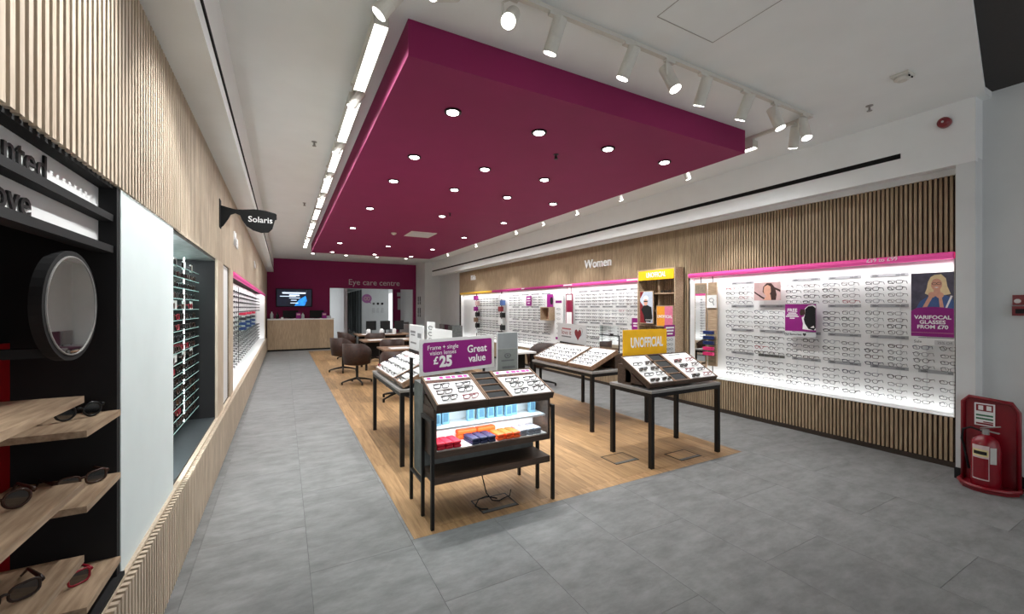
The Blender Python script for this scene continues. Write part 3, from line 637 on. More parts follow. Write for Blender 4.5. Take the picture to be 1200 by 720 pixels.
# ---- middle and kids bays
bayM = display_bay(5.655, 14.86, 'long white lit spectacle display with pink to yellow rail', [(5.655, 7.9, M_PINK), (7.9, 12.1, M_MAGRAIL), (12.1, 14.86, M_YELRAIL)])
for a, b in ((5.66, 8.7), (8.7, 11.5), (11.5, 14.86)): bay_lamps(a, b, 8)
midcols = [(5.83 + k * .205, 1) for k in range(10)] + [(8.98 + k * .27, 2) for k in range(8)] + [(11.75 + k * .24, 3) for k in range(7)] + [(13.6 + .24 * k, 4) for k in range(0)]
stuff = {2: MB(), 3: MB(), 1: MB()}
gm = None
fl_, te_, le_ = glasses_parts('rectangular', .0034, 8, 3)
lowg = MB(); lowg.add(fl_.v, fl_.f); [lowg.add(q.v, q.f) for q in te_]
def add_low(mb, M): mb.add([M @ Vector(p) for p in lowg.v], lowg.f)
blocked = [(9.75, 10.15, 1.6, 1.98), (8.75, 9.1, 1.6, 1.98), (5.5, 6.12, 1.12, 1.42), (8.7, 9.2, 1.25, 1.65)]
for (yc, zone) in midcols:
    for ri, z in enumerate(ROWS):
        if any(a < yc < b and c < z < d for a, b, c, d in blocked): continue
        Mx = wall_M(GX, yc, z - .012)
        if zone == 1 and yc < 6.5 and ri < 10:
            col, shp = rnd_kind(rng); spectacles(col, shp, Mx, 'in women bay, %s row below rail, %s column from oak shelves' % (ORD[ri], ORD[round((yc - 5.83) / .205)]), 'in the women bay', thick=.0028)
        else: add_low(stuff[zone], Mx)
for zone, w in ((1, 'right end'), (2, 'middle'), (3, 'kids end')):
    o = stuff[zone].build('far_spectacles', FR['black']); tag(o, 'rows of small dark spectacles at the %s of the long display' % w, 'spectacles', kind='stuff')
for k in range(5):
    for z in (1.953, 1.607, 1.252, .908): label_strip(bayM, 5.98 + k * .41 + .15, 5.98 + k * .41 - .17, z)
for k in range(4):
    for z in (1.953, 1.607, 1.252, .908):
        if not any(a < 9.15 + k * .54 < b and c < z < d for a, b, c, d in blocked): label_strip(bayM, 9.15 + k * .54 + .2, 9.15 + k * .54 - .2, z)
for yy, w in ((8.0, .34), (5.9, .34), (10.1, .16)): wall_print_line(wr_o, yy, 2.135, w, .03, 5.85, M_TXT_W)
def wall_card(name, label, y0, y1, z0, z1, m, X=5.975, txt=None):
    o = MB().box(X, X + .006, y0, y1, z0, z1).build(name, m); tag(o, label, 'sign')
    if txt:
        for k, (w, h) in enumerate(txt): wall_print_line(o, (y0 + y1) / 2, z1 - (z1 - z0) * (k + 1) / (len(txt) + 1), w, h, X, M_TXT_W)
    return o
wall_card('price_banner', 'tall narrow plum banner beside the oak shelf unit', 5.66, 5.79, 1.34, 2.03, M_PURPLE_SIGN, txt=[(.09, .10), (.09, .03), (.06, .08)])
oc = wall_card('offer_card', 'small plum offer card with a black bird low on the women bay', 5.70, 6.06, 1.16, 1.40, M_PURPLE_SIGN)
MB().prism([(5.71 + .11 + .1 * math.cos(a), 1.27 + .08 * math.sin(a)) for a in [i * PI / 7 for i in range(14)]], 5.971, 5.975, 'x').build('bird_print', M_BLACKMATT, oc)
wall_print_line(oc, 5.97, 1.30, .12, .03, 5.975, M_TXT_W); wall_print_line(oc, 5.97, 1.25, .10, .02, 5.975, M_TXT_W)
wall_card('offer_card', 'square plum card on the middle bay nearer the kids end', 9.85, 10.13, 1.66, 1.93, M_PURPLE_SIGN, txt=[(.16, .03), (.2, .02), (.12, .02)])
oc = wall_card('offer_card', 'plum card with a bird print on the middle bay nearer the pink rail', 8.80, 9.07, 1.62, 1.95, M_PURPLE_SIGN)
MB().prism([(8.86 + .06 * math.cos(a), 1.78 + .1 * math.sin(a)) for a in [i * PI / 7 for i in range(14)]], 5.971, 5.975, 'x').build('bird_print', M_BLACKMATT, oc)
t = thing('display_niche', 'small open oak box niche on the middle bay', 'niche', (5.9, 8.95, 1.28))
MB().box(-.08, .1, -.2, -.18, 0, .34).box(-.08, .1, .18, .2, 0, .34).box(-.08, .1, -.18, .18, 0, .02).box(-.08, .1, -.18, .18, .32, .34).build('frame', M_SHELFOAK, t); MB().box(.085, .1, -.18, .18, .02, .32).build('back', M_TRAYWOOD, t)
MB().prism([(-.06, .06), (.06, .06), (.06, .2), (.0, .26), (-.06, .2)], .07, .085, 'x').build('print', M_SKIN, t)
t = thing('info_column', 'white price column with plum bands between the bays', 'sign', (5.93, 8.48, .52))
MB().box(0, .03, -.16, .16, 0, 1.45).build('board', M_BOARD, t)
for z in (.12, .3, 1.2): MB().box(-.002, 0, -.13, .13, z, z + .06).build('plum_band', M_PURPLE_SIGN, t)
for k in range(6): MB().tube([(-.003, y, z) for y, z in ell(0, .45 + k * .12, .08, .02, 8)], .004, 4, True).build('printed_glasses', M_TXT_G, t)
t = thing('hanging_mirror', 'plum framed narrow mirror hung on rods by the info column', 'mirror', (5.9, 8.0, 0))
fm = mat('plum_frame', (130, 24, 60), .5)
MB().box(-.012, .012, -.13, -.11, .7, 1.93).box(-.012, .012, .11, .13, .7, 1.93).box(-.012, .012, -.11, .11, 1.91, 1.93).build('frame', fm, t); MB().box(-.006, .006, -.11, .11, .7, 1.91).build('pane', M_BOARD, t); MB().box(-.008, -.006, -.1, .1, 1.5, 1.78).build('plum_band', fm, t)
for s in (-.07, .07): MB().cyl((0, s, 1.93), (0, s, 2.1), .006, n=6).build('hanging_rod', fm, t)
for yy, lb in ((11.45, 'black rod with hanging cases beside the kids bay'), (13.35, 'dark rod with hanging cards in the kids bay')):
    t = thing('hanging_rack', lb, 'rack', (5.88, yy, .52))
    MB().cyl((0, 0, 0), (0, 0, 1.58), .015, n=8).build('rod', M_BLACK, t)
    cols = [M_BOARD, M_BLUE, M_RED, M_BLACK, M_BOARD, M_BLACK, M_BLACK] if yy < 12 else [M_PURPLE_SIGN, M_ROSE, M_PURPLE_SIGN, M_BLACK, M_TRAYWOOD, M_BLACK, M_BOARD]
    for k, m in enumerate(cols):
        MB().box(-.05, .05, -.15 if k % 2 else -.02, .02 if k % 2 else .15, 1.35 - k * .19, 1.5 - k * .19).build('hanging_card', m, t)
# ================================================================== TABLES AND TRAYS
def table(label, x0, x1, y0, y1, z=.775, leg=.042):
    t = thing('display_table', label, 'table', ((x0 + x1) / 2, (y0 + y1) / 2, 0)); a, b = (x1 - x0) / 2, (y1 - y0) / 2
    MB().rbox(-a, a, -b, b, z - .028, z, .003).build('top', M_STEEL, t)
    fr = MB(); zt = z - .028
    fr.box(-a + .004, a - .004, -b + .004, -b + .03, zt - .04, zt).box(-a + .004, a - .004, b - .03, b - .004, zt - .04, zt).box(-a + .004, -a + .03, -b + .03, b - .03, zt - .04, zt).box(a - .03, a - .004, -b + .03, b - .03, zt - .04, zt)
    fr.build('apron', M_BLACK, t)
    for sx in (-1, 1):
        for sy in (-1, 1): MB().box(sx * (a - .004), sx * (a - .004 - leg), sy * (b - .004), sy * (b - .004 - leg), 0, zt - .04).build('leg', M_BLACK, t)
    return t
def tray(label, loc, rot, tilt, w, d, kind='white', header=None):
    """tray whose low edge is at loc, rising along local +y"""
    t = thing('display_tray', label, 'tray', loc, (tilt, 0, rot))
    h = .05; e = .012
    MB().box(-w / 2, w / 2, 0, d, -h, -.012).box(-w / 2, w / 2, 0, e, -.012, .006).box(-w / 2, w / 2, d - e, d, -.012, .006).box(-w / 2, -w / 2 + e, e, d - e, -.012, .006).box(w / 2 - e, w / 2, e, d - e, -.012, .006).build('tray_body', M_WALNUT if kind != 'oak' else M_TRAYWOOD, t)
    for s in (-1, 1): MB().box(s * w / 2, s * (w / 2 - e), 0, d, .006, .0075).build('edge', M_TRAYWOOD, t)
    if kind == 'pads':
        n = 4; pd = (d - 2 * e) / n
        for k in range(n):
            y0 = e + k * pd
            MB().box(-w / 2 + e, w / 2 - e, y0, y0 + .008, -.012, .005).build('divider', M_TRAYWOOD, t)
            MB().rbox(-w / 2 + e + .008, w / 2 - e - .008, y0 + .014, y0 + pd - .006, -.014, -.002, .004).build('pad', mat('charcoal_pad', (44, 46, 47), .8, var=.1), t)
    else:
        MB().box(-w / 2 + e, w / 2 - e, e, d - e, -.012, 0).build('liner', M_BOARD, t)
        if header:
            MB().box(-w / 2 + e + .004, w / 2 - e - .004, d - .065, d - e - .002, 0, .0015).build('header_card', M_BOARD, t)
            if header == 'pink':
                for k in range(7):
                    x = -w / 2 + .035 + k * (w - .07) / 6.5
                    if k != 1: MB().box(x, x + .03 + .012 * (k % 2), d - .055, d - .024, .0015, .0022).build('pink_print', mat('pink_print', (196, 52, 158), .6, var=.2, scale=40), t)
                MB().box(-w / 2 + e + .004, w / 2 - e - .004, d - .108, d - .066, 0, .0018).build('photo_strip', mat('photo_strip', (118, 82, 66), .6, rgb2=(52, 36, 34), scale=38), t)
            else:
                MB().box(-w / 4, w / 6, d - .045, d - .034, .0015, .002).build('print', M_TXT_G, t)
    return t
def tray_glasses(loc, rot, tilt, cells, where, group, rng, sun=0.0, colors=None):
    M = Matrix.Translation(loc) @ Euler((tilt, 0, rot)).to_matrix().to_4x4()
    rows_ = sorted(set(c[1] for c in cells))
    for (x, yv) in cells:
        col, shp = rnd_kind(rng)
        if colors: col = rng.choice(colors)
        s = rng.random() < sun
        Mg = M @ Matrix.Translation((x, yv, .0005)) @ Euler((0, 0, rng.uniform(-.06, .06))).to_matrix().to_4x4() @ Matrix.Scale(.97, 4)
        spectacles(col, shp, Mg, where + ', %s row up, %s' % (ORD[rows_.index(yv)], ORD[[c for c in cells if c[1] == yv].index((x, yv))]), group, thick=.003, sun=s, folded=True)
rng = random.Random(11)
# ---- lit walnut rack at the front
RX0, RX1 = .952, 1.962
t = thing('display_rack', 'walnut two-tier rack on black legs with lit compartment', 'rack', (1.457, 3.15, 0))
bx = MB().box(RX0, RX1, 2.93, 3.19, .842, .857).box(RX0, RX1, 2.93, 3.19, .50, .545).box(RX0, RX0 + .022, 2.93, 3.19, .545, .842).box(RX1 - .022, RX1, 2.93, 3.19, .545, .842).box(RX0 + .022, RX1 - .022, 2.93, 2.945, .828, .842)
bx.build('cabinet', M_WALNUT, t, True)
MB().box(RX0 + .022, RX1 - .022, 3.175, 3.19, .545, .842).build('back_panel', M_BOARD, t, True)
MB().box(RX0 + .022, RX1 - .022, 2.95, 3.175, .545, .55).build('liner', M_BOARD, t, True); MB().box(RX0 + .022, RX1 - .022, 2.97, 3.175, .69, .705).build('inner_shelf', M_BOARD, t, True)
MB().box(RX0 + .04, RX1 - .04, 2.955, 2.97, .834, .842).build('led_strip', mat('led_cool', (225, 240, 255), .4, emit=3), t, True)
area_lamp((1.457, 2.965, .831), (1.457, 3.06, .5), .02, .9, 1.6, (.75, .9, 1), (1, 0, 0)); area_lamp((1.457, 3.0, .685), (1.457, 3.06, .5), .02, .9, 2.2, (.93, .97, 1), (1, 0, 0))
MB().box(RX0, RX1, 3.20, 3.45, .27, 1.0).build('core', M_GREYLAM, t, True)
MB().box(RX0, RX1, 2.93, 3.20, .31, .36).build('lower_shelf', M_WALNUT, t, True)
for xx in (.937, 1.977):
    s = -1 if xx < 1.4 else 1
    for yy, h in ((2.915, .79), (3.155, .79)): MB().box(xx - .012, xx + .012, yy - .013, yy + .013, 0, h).build('leg', M_BLACK, t, True)
    MB().box(xx - .012, xx + .012, 2.928, 3.142, .765, .79).build('top_bar', M_BLACK, t, True)
    MB().box(xx - .012, xx + .012, 3.47, 3.496, 0, 1.18 if s < 0 else .27).build('leg', M_BLACK, t, True)
    MB().box(xx - .012, xx + .012, 3.168, 3.47, .25, .268).build('bottom_bar', M_BLACK, t, True)
# supports of the trays
MB().prism([(2.88, .858), (3.24, .858), (3.24, .935), (2.95, .858)], RX0 + .01, RX1 - .01, 'x').build('tray_wedge', M_WALNUT, t, True)
TLT = math.atan2(.15, .39); TD = .42
TZ = .900
tray('walnut spectacle tray with pink header, left on the lit rack', (1.157, 2.865, TZ), 0, TLT, .405, TD, 'white', 'pink')
tray('narrow tray of four charcoal pads on the lit rack', (1.462, 2.865, TZ), 0, TLT, .195, TD, 'pads')
tray('walnut spectacle tray with pink header, right of the pads on the lit rack', (1.76, 2.865, TZ), 0, TLT, .395, TD, 'white', 'pink')
tray_glasses((1.157, 2.865, TZ), 0, TLT, [(-.09, .06), (.075, .05), (-.1, .145), (.07, .15), (-.1, .225), (.08, .23)], 'on the rack tray beside the grey core', 'on the left rack tray', rng)
tray_glasses((1.76, 2.865, TZ), 0, TLT, [(-.09, .05), (.085, .06), (-.085, .14), (.08, .14), (-.085, .225), (.085, .22)], 'on the rack tray nearest the mirror', 'on the right rack tray', rng, colors=['gunmetal', 'brown', 'black'])
# bottles on the inner shelf and cases below
def bottle(x, y, z, k):
    t = thing('cleaner_box', 'pale blue cleaner box on the lit rack shelf, %s from the grey core side' % ORD[k], 'box', (x, y, z), 0, 'cleaner boxes on the rack shelf')
    if 'cb' not in GC: GC['cb'] = (MB().rbox(-.028, .028, -.02, .02, 0, .115, .003).mesh('carton', mat('pale_blue_carton', (132, 176, 198), .5, var=.1, scale=30)), MB().box(-.02, .02, -.0212, -.02, .02, .085).mesh('print', mat('blue_grey_print', (86, 124, 144), .6)))
    obj('carton', GC['cb'][0], t); obj('print', GC['cb'][1], t)
for k_, x in enumerate((1.015, 1.09, 1.30, 1.39, 1.475, 1.555, 1.63, 1.69, 1.87)): bottle(x, 3.06 + .02 * (x % .1 > .05), .705, k_)
for k, x in enumerate((1.01, 1.075, 1.14)): specs_case((x, 3.03, .55), .08, (206, 18, 50), 'red spectacle case in the lit rack, %s from the grey core side' % ORD[k], 'red cases in the rack')
for k, x in enumerate((1.285, 1.355, 1.425)): specs_case((x, 3.02, .55), .08, (30, 38, 72), 'navy spectacle case in the lit rack, %s from the grey core side' % ORD[k], 'navy cases in the rack')
for k, x in enumerate((1.505, 1.575, 1.645)): specs_case((x, 3.02, .55), .08, (240, 92, 30), 'orange spectacle case lying end-on in the lit rack, %s from the navy cases' % ORD[k], 'orange end-on cases in the rack')
for k, x in enumerate((1.29, 1.46)): specs_case((x, 3.14, .551), R90, (240, 92, 30), 'orange spectacle case lying crosswise behind the navy cases, %s from the red cases' % ORD[k], 'orange crosswise cases in the rack', H=.075)
for k, x in enumerate((1.72, 1.79, 1.86)): specs_case((x, 3.04, .55), .08, (138, 142, 150), 'silver grey spectacle case in the lit rack, %s from the orange cases' % ORD[k], 'grey cases in the rack')
# price sign
def sign_board(name, label, cat, loc, rot, w, h, m_edge, m_face, inset, roll=0.0, th=.012):
    t = thing(name, label, cat, loc, (0, roll, rot))
    MB().box(-w / 2, w / 2, -th / 2, th / 2, 0, h).build('board', m_edge, t)
    if m_face:
        r = .02; a, b = w / 2 - inset, h - inset; P = []
        for (cx, cz, a0) in ((a - r, b - r, 0), (-a + r, b - r, R90), (-a + r, inset + r, PI), (a - r, inset + r, 1.5 * PI)):
            P += [(cx + r * math.cos(a0 + R90 * i / 4), cz + r * math.sin(a0 + R90 * i / 4)) for i in range(5)]
        MB().prism(P, -th / 2 - .0012, -th / 2, 'y').build('printed_panel', m_face, t)
    return t
sg = sign_board('price_sign', 'white edged plum sign reading Great value, 25 pounds', 'sign', (1.345, 3.43, 1.045), math.atan2(.17, .75), .775, .30, M_BOARD, M_PURPLE_SIGN, .028, roll=-.012)
yf = -.0085
text('lettering', 'Frame + single', .052, (-.165, yf, .225), FY, M_TXT_W, sg, depth=.0006); text('lettering', 'vision lenses', .052, (-.165, yf, .18), FY, M_TXT_W, sg, depth=.0006)
text('lettering', '£', .085, (-.24, yf, .115), FY, M_TXT_W, sg, depth=.0006, bold=.003); text('lettering', '25', .125, (-.14, yf, .10), FY, M_TXT_W, sg, depth=.0006, bold=.006)
text('lettering', 'Great', .092, (.19, yf, .185), FY, M_TXT_W, sg, depth=.0006, bold=.0015); text('lettering', 'value', .092, (.19, yf, .10), FY, M_TXT_W, sg, depth=.0006, bold=.0015)
MB().box(-.3, -.28, -.005, .005, -.045, 0).box(.26, .28, -.005, .005, -.045, 0).build('foot', M_BLACK, sg)
mr = thing('tray_mirror', 'white edged upright mirror with painted sign reflection on the lit rack', 'mirror', (1.815, 3.42, 1.0), .08)
MB().box(-.115, .115, -.006, .006, 0, .375).build('frame', M_BOARD, mr); MB().box(-.108, .108, -.0075, -.006, .225, .37).build('mirror_pane', M_MIRROR, mr); MB().box(-.108, .108, -.0075, -.006, .004, .222).build('reflected_sign', mat('reflected_sign_grey', (138, 144, 140), .4, var=.05), mr)  # lower panel paints the sign reflected in this mirror
MB().tube([(x, -.0085, z) for x, z in ell(0, .16, .032, .02, 14)], .005, 4, True).cyl((0, -.0076, .16), (0, -.009, .16), .009, n=10).build('emblem', M_TXT_G, mr)  # emblem and the print below belong to that painted reflection
for q in ((-.07, .07, .108, .12), (-.06, .08, .04, .062), (-.07, .07, .012, .022)): MB().box(q[0], q[1], -.0085, -.0075, q[2], q[3]).build('print', M_TXT_G, mr)

# ---- Unofficial table
ut = table('black-legged grey-topped table carrying the yellow Unofficial board', 3.185, 4.255, 2.965, 3.57)
UT = math.atan2(.235, .42); UD = .48; UZ = .836
MB().box(3.24, 4.2, 3.30, 3.50, .775, .985).prism([(3.12, .80), (3.38, .95), (3.38, .80)], 3.24, 3.26, 'x').build('tray_riser', M_WALNUT, ut, True)
tray('white-lined spectacle tray left of the pads on the Unofficial table', (3.375, 2.99, UZ), 0, UT, .36, UD, 'white', 'plain')
tray('narrow tray of four charcoal pads on the Unofficial table', (3.67, 2.99, UZ), 0, UT, .22, UD, 'pads')
tray('white-lined tray with bright sunglasses on the Unofficial table', (4.01, 2.99, UZ), 0, UT, .45, UD, 'white', 'plain')
tray_glasses((3.375, 2.99, UZ), 0, UT, [(x, y) for y in (.04, .13, .22, .31) for x in (-.085, .085)], 'on the Unofficial tray nearest the rack', 'on the left Unofficial tray', rng, .4)
tray_glasses((4.01, 2.99, UZ), 0, UT, [(x, y) for y in (.04, .13, .22, .31) for x in (-.10, .09)], 'on the Unofficial tray nearest the bay', 'on the right Unofficial tray', rng, .7, ['black', 'red', 'yellow', 'tortoiseshell', 'black', 'black'])
sg = sign_board('brand_sign', 'large yellow board reading Unofficial on the front table', 'sign', (3.61, 3.45, 1.04), .03, .70, .315, M_YELLOW, None, 0)
text('lettering', 'UNOFFICIAL', .155, (.02, -.0075, .165), FY, M_TXT_W, sg, depth=.0006, bold=.004, xs=.60)
MB().box(-.3, -.27, -.005, .005, -.055, 0).box(.27, .3, -.005, .005, -.055, 0).build('foot', M_BLACK, sg)

# plum price card behind the yellow board
t = thing('price_card', 'slim plum and white price card beside the yellow Unofficial board', 'sign', (4.05, 3.49, .985), .05)
MB().box(-.09, .09, -.006, .006, 0, .27).build('white_board', M_BOARD, t); MB().box(-.09, .09, -.006, .006, .272, .41).build('plum_board', M_PURPLE_SIGN, t)
for k, w in enumerate((.15, .13, .10)): print_line(t, 0, .378 - k * .036, w, .02, -.006, M_TXT_W)
for k in range(4):
    mk = MB(); mk.tube([(x, -.008, z) for x, z in ell(-.035, .235 - k * .055, .024, .013, 8)], .0025, 4, True).tube([(x, -.008, z) for x, z in ell(.025, .235 - k * .055, .024, .013, 8)], .0025, 4, True)
    mk.build('printed_glasses', M_TXT_G, t)
# ---- tables with trays that face the left-hand aisle
def aisle_table(label, x0, x1, y0, y1): return table(label, x0, x1, y0, y1)
wt = aisle_table('black-legged table carrying the love it heart sign', 3.46, 4.48, 4.21, 5.68)
AT = math.atan2(.2, .46); AD = .50; AZ = .83
MB().box(3.93, 4.10, 4.3, 5.6, .775, .97).build('tray_riser', M_WALNUT, wt, True)
tray('long white-lined spectacle tray under the love it sign', (3.475, 5.22, AZ), -R90, AT, .86, AD, 'oak', 'plain')
tray('short white-lined spectacle tray under the framed mirror', (3.475, 4.50, AZ), -R90, AT, .50, AD, 'oak', 'plain')
tray_glasses((3.475, 5.22, AZ), -R90, AT, [(x, y) for y in (.04, .13, .22, .32) for x in (-.34, -.17, .0, .17, .34)], 'on the long tray under the love it sign', 'under the love it sign', rng)
tray_glasses((3.475, 4.50, AZ), -R90, AT, [(x, y) for y in (.04, .13, .22, .32) for x in (-.16, .0, .16)], 'on the short tray under the framed mirror', 'under the framed mirror', rng)
sg = sign_board('heart_sign', 'grey sign with red heart reading love it', 'sign', (4.0, 5.37, 1.045), -R90, .74, .30, M_LABEL, None, 0, roll=.03)
print_line(sg, -.13, .215, .24, .022, -.006, mat('faded_red_print', (176, 90, 96), .6)); text('lettering', 'love it', .105, (-.13, -.0075, .155), FY, M_RED, sg, depth=.0006); print_line(sg, -.13, .09, .26, .02, -.006, M_TXT_G)
hp = []
for i in range(24):
    a = 2 * PI * i / 24; hp.append((.17 + .0052 * 16 * math.sin(a) ** 3, .15 + .0062 * (13 * math.cos(a) - 5 * math.cos(2 * a) - 2 * math.cos(3 * a) - math.cos(4 * a))))
MB().prism(hp, -.0072, -.006, 'y').build('heart', M_RED, sg)
MB().tube([(x + .03, -.0072, z + .03) for x, z in hp[1:10]], .003, 4).build('heart_outline', M_TXT_G, sg)
MB().box(-.3, .3, -.012, .012, -.03, 0).build('foot', M_BLACK, sg)
mr = thing('tray_mirror', 'black framed upright mirror on the love it table', 'mirror', (4.02, 4.51, 1.0), -R90)
MB().box(-.21, .21, -.006, .006, 0.0, .36).build('frame', M_BOARD, mr); MB().box(-.2, .2, -.0075, -.006, .01, .35).build('mirror_pane', M_MIRROR, mr)
MB().box(-.2, .215, -.014, -.0076, .205, .222).box(.198, .215, -.014, -.0076, -.02, .205).box(.03, .08, -.016, -.0076, .222, .24).build('dark_bars', M_BLACK, mr)  # crossbar draws a dark line the mirror reflects; upright is frame
lt = aisle_table('black-legged table with white cushion trays near the swivel chairs', 1.02, 2.02, 4.21, 5.70)
MB().box(1.44, 1.62, 4.26, 5.62, .775, .97).build('tray_riser', M_TRAYWOOD, lt, True)
tray('oak tray of spectacles on white cushions facing the aisle', (1.04, 5.11, AZ), -R90, AT, .98, .46, 'oak', 'plain')
tray('narrow tray of charcoal pads facing the aisle', (1.04, 4.545, AZ), -R90, AT, .13, .46, 'pads')
tray('short oak tray of spectacles facing the aisle', (1.04, 4.355, AZ), -R90, AT, .23, .46, 'oak')
M0 = Matrix.Translation((1.04, 5.11, AZ)) @ Euler((AT, 0, -R90)).to_matrix().to_4x4(); M1 = Matrix.Translation((1.04, 4.355, AZ)) @ Euler((AT, 0, -R90)).to_matrix().to_4x4()
pad_me = MB().rbox(-.085, .085, -.035, .035, 0, .03, .008).mesh('cushion', M_BOARD)
for Mx, cells in ((M0, [(x, y) for y in (.07, .18, .29, .37) for x in (-.36, -.12, .12, .36)]), (M1, [(0, .07), (0, .2), (0, .33)])):
    for (x, y) in cells:
        o = obj('display_cushion', pad_me); o.matrix_world = Mx @ Matrix.Translation((x, y + .03, .0005)); tag(o, 'white display cushion in the %s oak aisle tray, %s row up, %s along' % ('long' if Mx is M0 else 'short', ORD[sorted(set(c[1] for c in cells)).index(y)], ORD[[c for c in cells if c[1] == y].index((x, y))]), 'cushion', 'white cushions in the oak trays')
        col, shp = rnd_kind(rng); spectacles(col, shp, Mx @ Matrix.Translation((x, y - .036, .0015)) @ Matrix.Scale(.95, 4), 'on a cushion in the %s aisle tray, %s row up, %s along' % ('long' if Mx is M0 else 'short', ORD[sorted(set(c[1] for c in cells)).index(y)], ORD[[c for c in cells if c[1] == y].index((x, y))]), 'on white cushions', thick=.0028, folded=True)
for s, rz in ((0, R90), (1, R90)): pass
tray('oak tray on the far side of the cushion table', (2.0, 4.95, AZ), R90, AT, 1.3, .42, 'oak')
sA = sign_board('price_sign', 'white upright card with grey lettering on the cushion table', 'sign', (1.52, 5.40, 1.045), -R90, .66, .33, M_BOARD, M_LABEL, .012)
for x, z, w, h in ((-.14, .235, .24, .03), (-.14, .195, .20, .02), (.16, .20, .16, .06), (-.12, .09, .28, .022)): print_line(sA, x, z, w, h, -.0072, M_TXT_G)
sB = sign_board('price_sign', 'plain white upright card nearer the lit rack on the cushion table', 'sign', (1.52, 4.41, 1.045), -R90, .64, .32, M_BOARD, None, 0)
MB().box(-.3, .3, -.02, .02, -.04, 0).build('foot', M_BLACK, sB); MB().box(-.3, .3, -.02, .02, -.04, 0).build('foot', M_BLACK, sA)
sC = sign_board('frame_card', 'tall white card printed with rows of spectacles', 'sign', (1.56, 4.90, 1.045), -R90, .30, .385, M_BOARD, None, 0)
for k in range(4): MB().tube([(x, -.0085, z) for x, z in ell(0, .09 + k * .075, .08, .022, 10)], .005, 4, True).build('printed_glasses', M_TXT_G, sC)

# ---- floor boxes and cable under the rack
def floor_box(label, x0, x1, y0, y1):
    t = thing('floor_socket', label, 'floor socket', ((x0 + x1) / 2, (y0 + y1) / 2, 0)); a, b = (x1 - x0) / 2, (y1 - y0) / 2
    MB().box(-a, a, -b, -b + .01, 0, .003).box(-a, a, b - .01, b, 0, .003).box(-a, -a + .01, -b + .01, b - .01, 0, .003).box(a - .01, a, -b + .01, b - .01, 0, .003).build('rim', M_BLACK, t)
    MB().box(-a + .01, a - .01, -b + .045, b - .01, 0, .0015).build('lid', M_PLANK, t); MB().box(-a + .01, a - .01, -b + .01, -b + .045, 0, .002).build('cable_flap', M_LABELD, t)
    return t
floor_box('flush floor socket beside the Unofficial table leg', 2.975, 3.29, 3.23, 3.48); floor_box('flush floor socket under the Unofficial table', 3.645, 3.96, 2.985, 3.215); floor_box('flush floor socket under the lit rack', 1.355, 1.675, 2.955, 3.2)
cb = MB().tube([(1.45, 3.2, .28), (1.45, 3.18, .2), (1.46, 3.12, .08), (1.5, 3.09, .02), (1.56, 3.08, .008), (1.6, 3.1, .008)], .005, 6).tube([(1.56, 3.12, .012), (1.48, 3.16, .03), (1.40, 3.14, .03), (1.345, 3.08, .012), (1.37, 3.02, .008), (1.42, 3.0, .006)], .005, 6).tube([(1.6, 3.1, .008), (1.68, 3.12, .01), (1.69, 3.12, .06)], .004, 6)
tag(cb.build('power_cable', M_BLACKMATT), 'black power cables looping onto the floor under the rack', 'cable')

# ================================================================== LEFT WALL DISPLAYS
# black unit with oak shelves
t = thing('shelf_unit', 'black sunglasses unit with oak shelves and white lettered boards', 'shelf unit', (-.8, 1.6, 0))
MB().box(-.98, -.59, 2.235, 2.272, .50, 2.11).build('side_panel', M_BLACKMATT, t, True); MB().box(-.98, -.60, .3, .335, .5, 2.11).build('side_panel', M_BLACKMATT, t, True)
for bz in ((-.98, 2.075, 2.11), (-.66, 1.945, 1.972), (-.66, 1.82, 1.848)): MB().box(bz[0], -.60, .335, 2.235, bz[1], bz[2]).build('header_rail', M_BLACKMATT, t, True)
MB().box(-.98, -.96, .335, 2.235, .5, 2.08).build('back_panel', M_REDDK, t, True)
MB().box(-.98, -.575, .335, 2.272, .485, .52).build('plinth', M_BLACKMATT, t, True)
for (z0, z1, s, ye) in ((1.972, 2.075, 'wanted', 1.815), (1.848, 1.945, 'love', 1.722)):
    bo = MB().box(-.655, -.645, .335, 2.235, z0, z1).build('letter_board', M_BOARD, t, True)
    tx = text('lettering', s, .112, (0, 0, 0), FL, M_TXT_K, bo, align='RIGHT', depth=.003, bold=.0008, xs=1.17); tx.location = Vector((-.641, ye, (z0 + z1) / 2 - .004)) - wl(bo)
for (z1, z2) in ((1.31, 1.19), (1.028, .938), (.785, .60)):
    MB().box(-.955, -.578, .335, 1.885, z1 - .022, z1).build('shelf', M_SHELFOAK, t, True); MB().box(-.955, -.578, 1.905, 2.235, z2 - .022, z2).build('shelf', M_SHELFOAK, t, True)
    MB().box(-.96, -.945, .335, 1.885, z1 - .1, z1 - .022).box(-.96, -.945, 1.905, 2.235, z2 - .1, z2 - .022).build('bracket', M_BLACKMATT, t, True)
MB().box(-.90, -.885, 1.40, 2.234, .52, 1.47).build('red_panel', mat('bright_red_panel', (150, 8, 16), .5), t, True)
mm = thing('round_mirror', 'round black framed mirror hung in the black unit', 'mirror', (-.62, 1.93, 1.607), -.045)
MB().cyl((-.03, 0, 0), (.0, 0, 0), .182, n=40).build('frame', M_BLACKMATT, mm); MB().cyl((.0, 0, 0), (.0015, 0, 0), .160, n=40).build('mirror_pane', M_MIRROR, mm)
MB().tube([(.0015, .163 * math.cos(a), .163 * math.sin(a)) for a in [i * PI / 20 for i in range(40)]], .003, 5, True).build('bezel', M_STEEL, mm); MB().bar((-.03, -.05, -.15), (-.3, -.12, -.15), .04, .03).build('arm', M_BLACKMATT, mm)
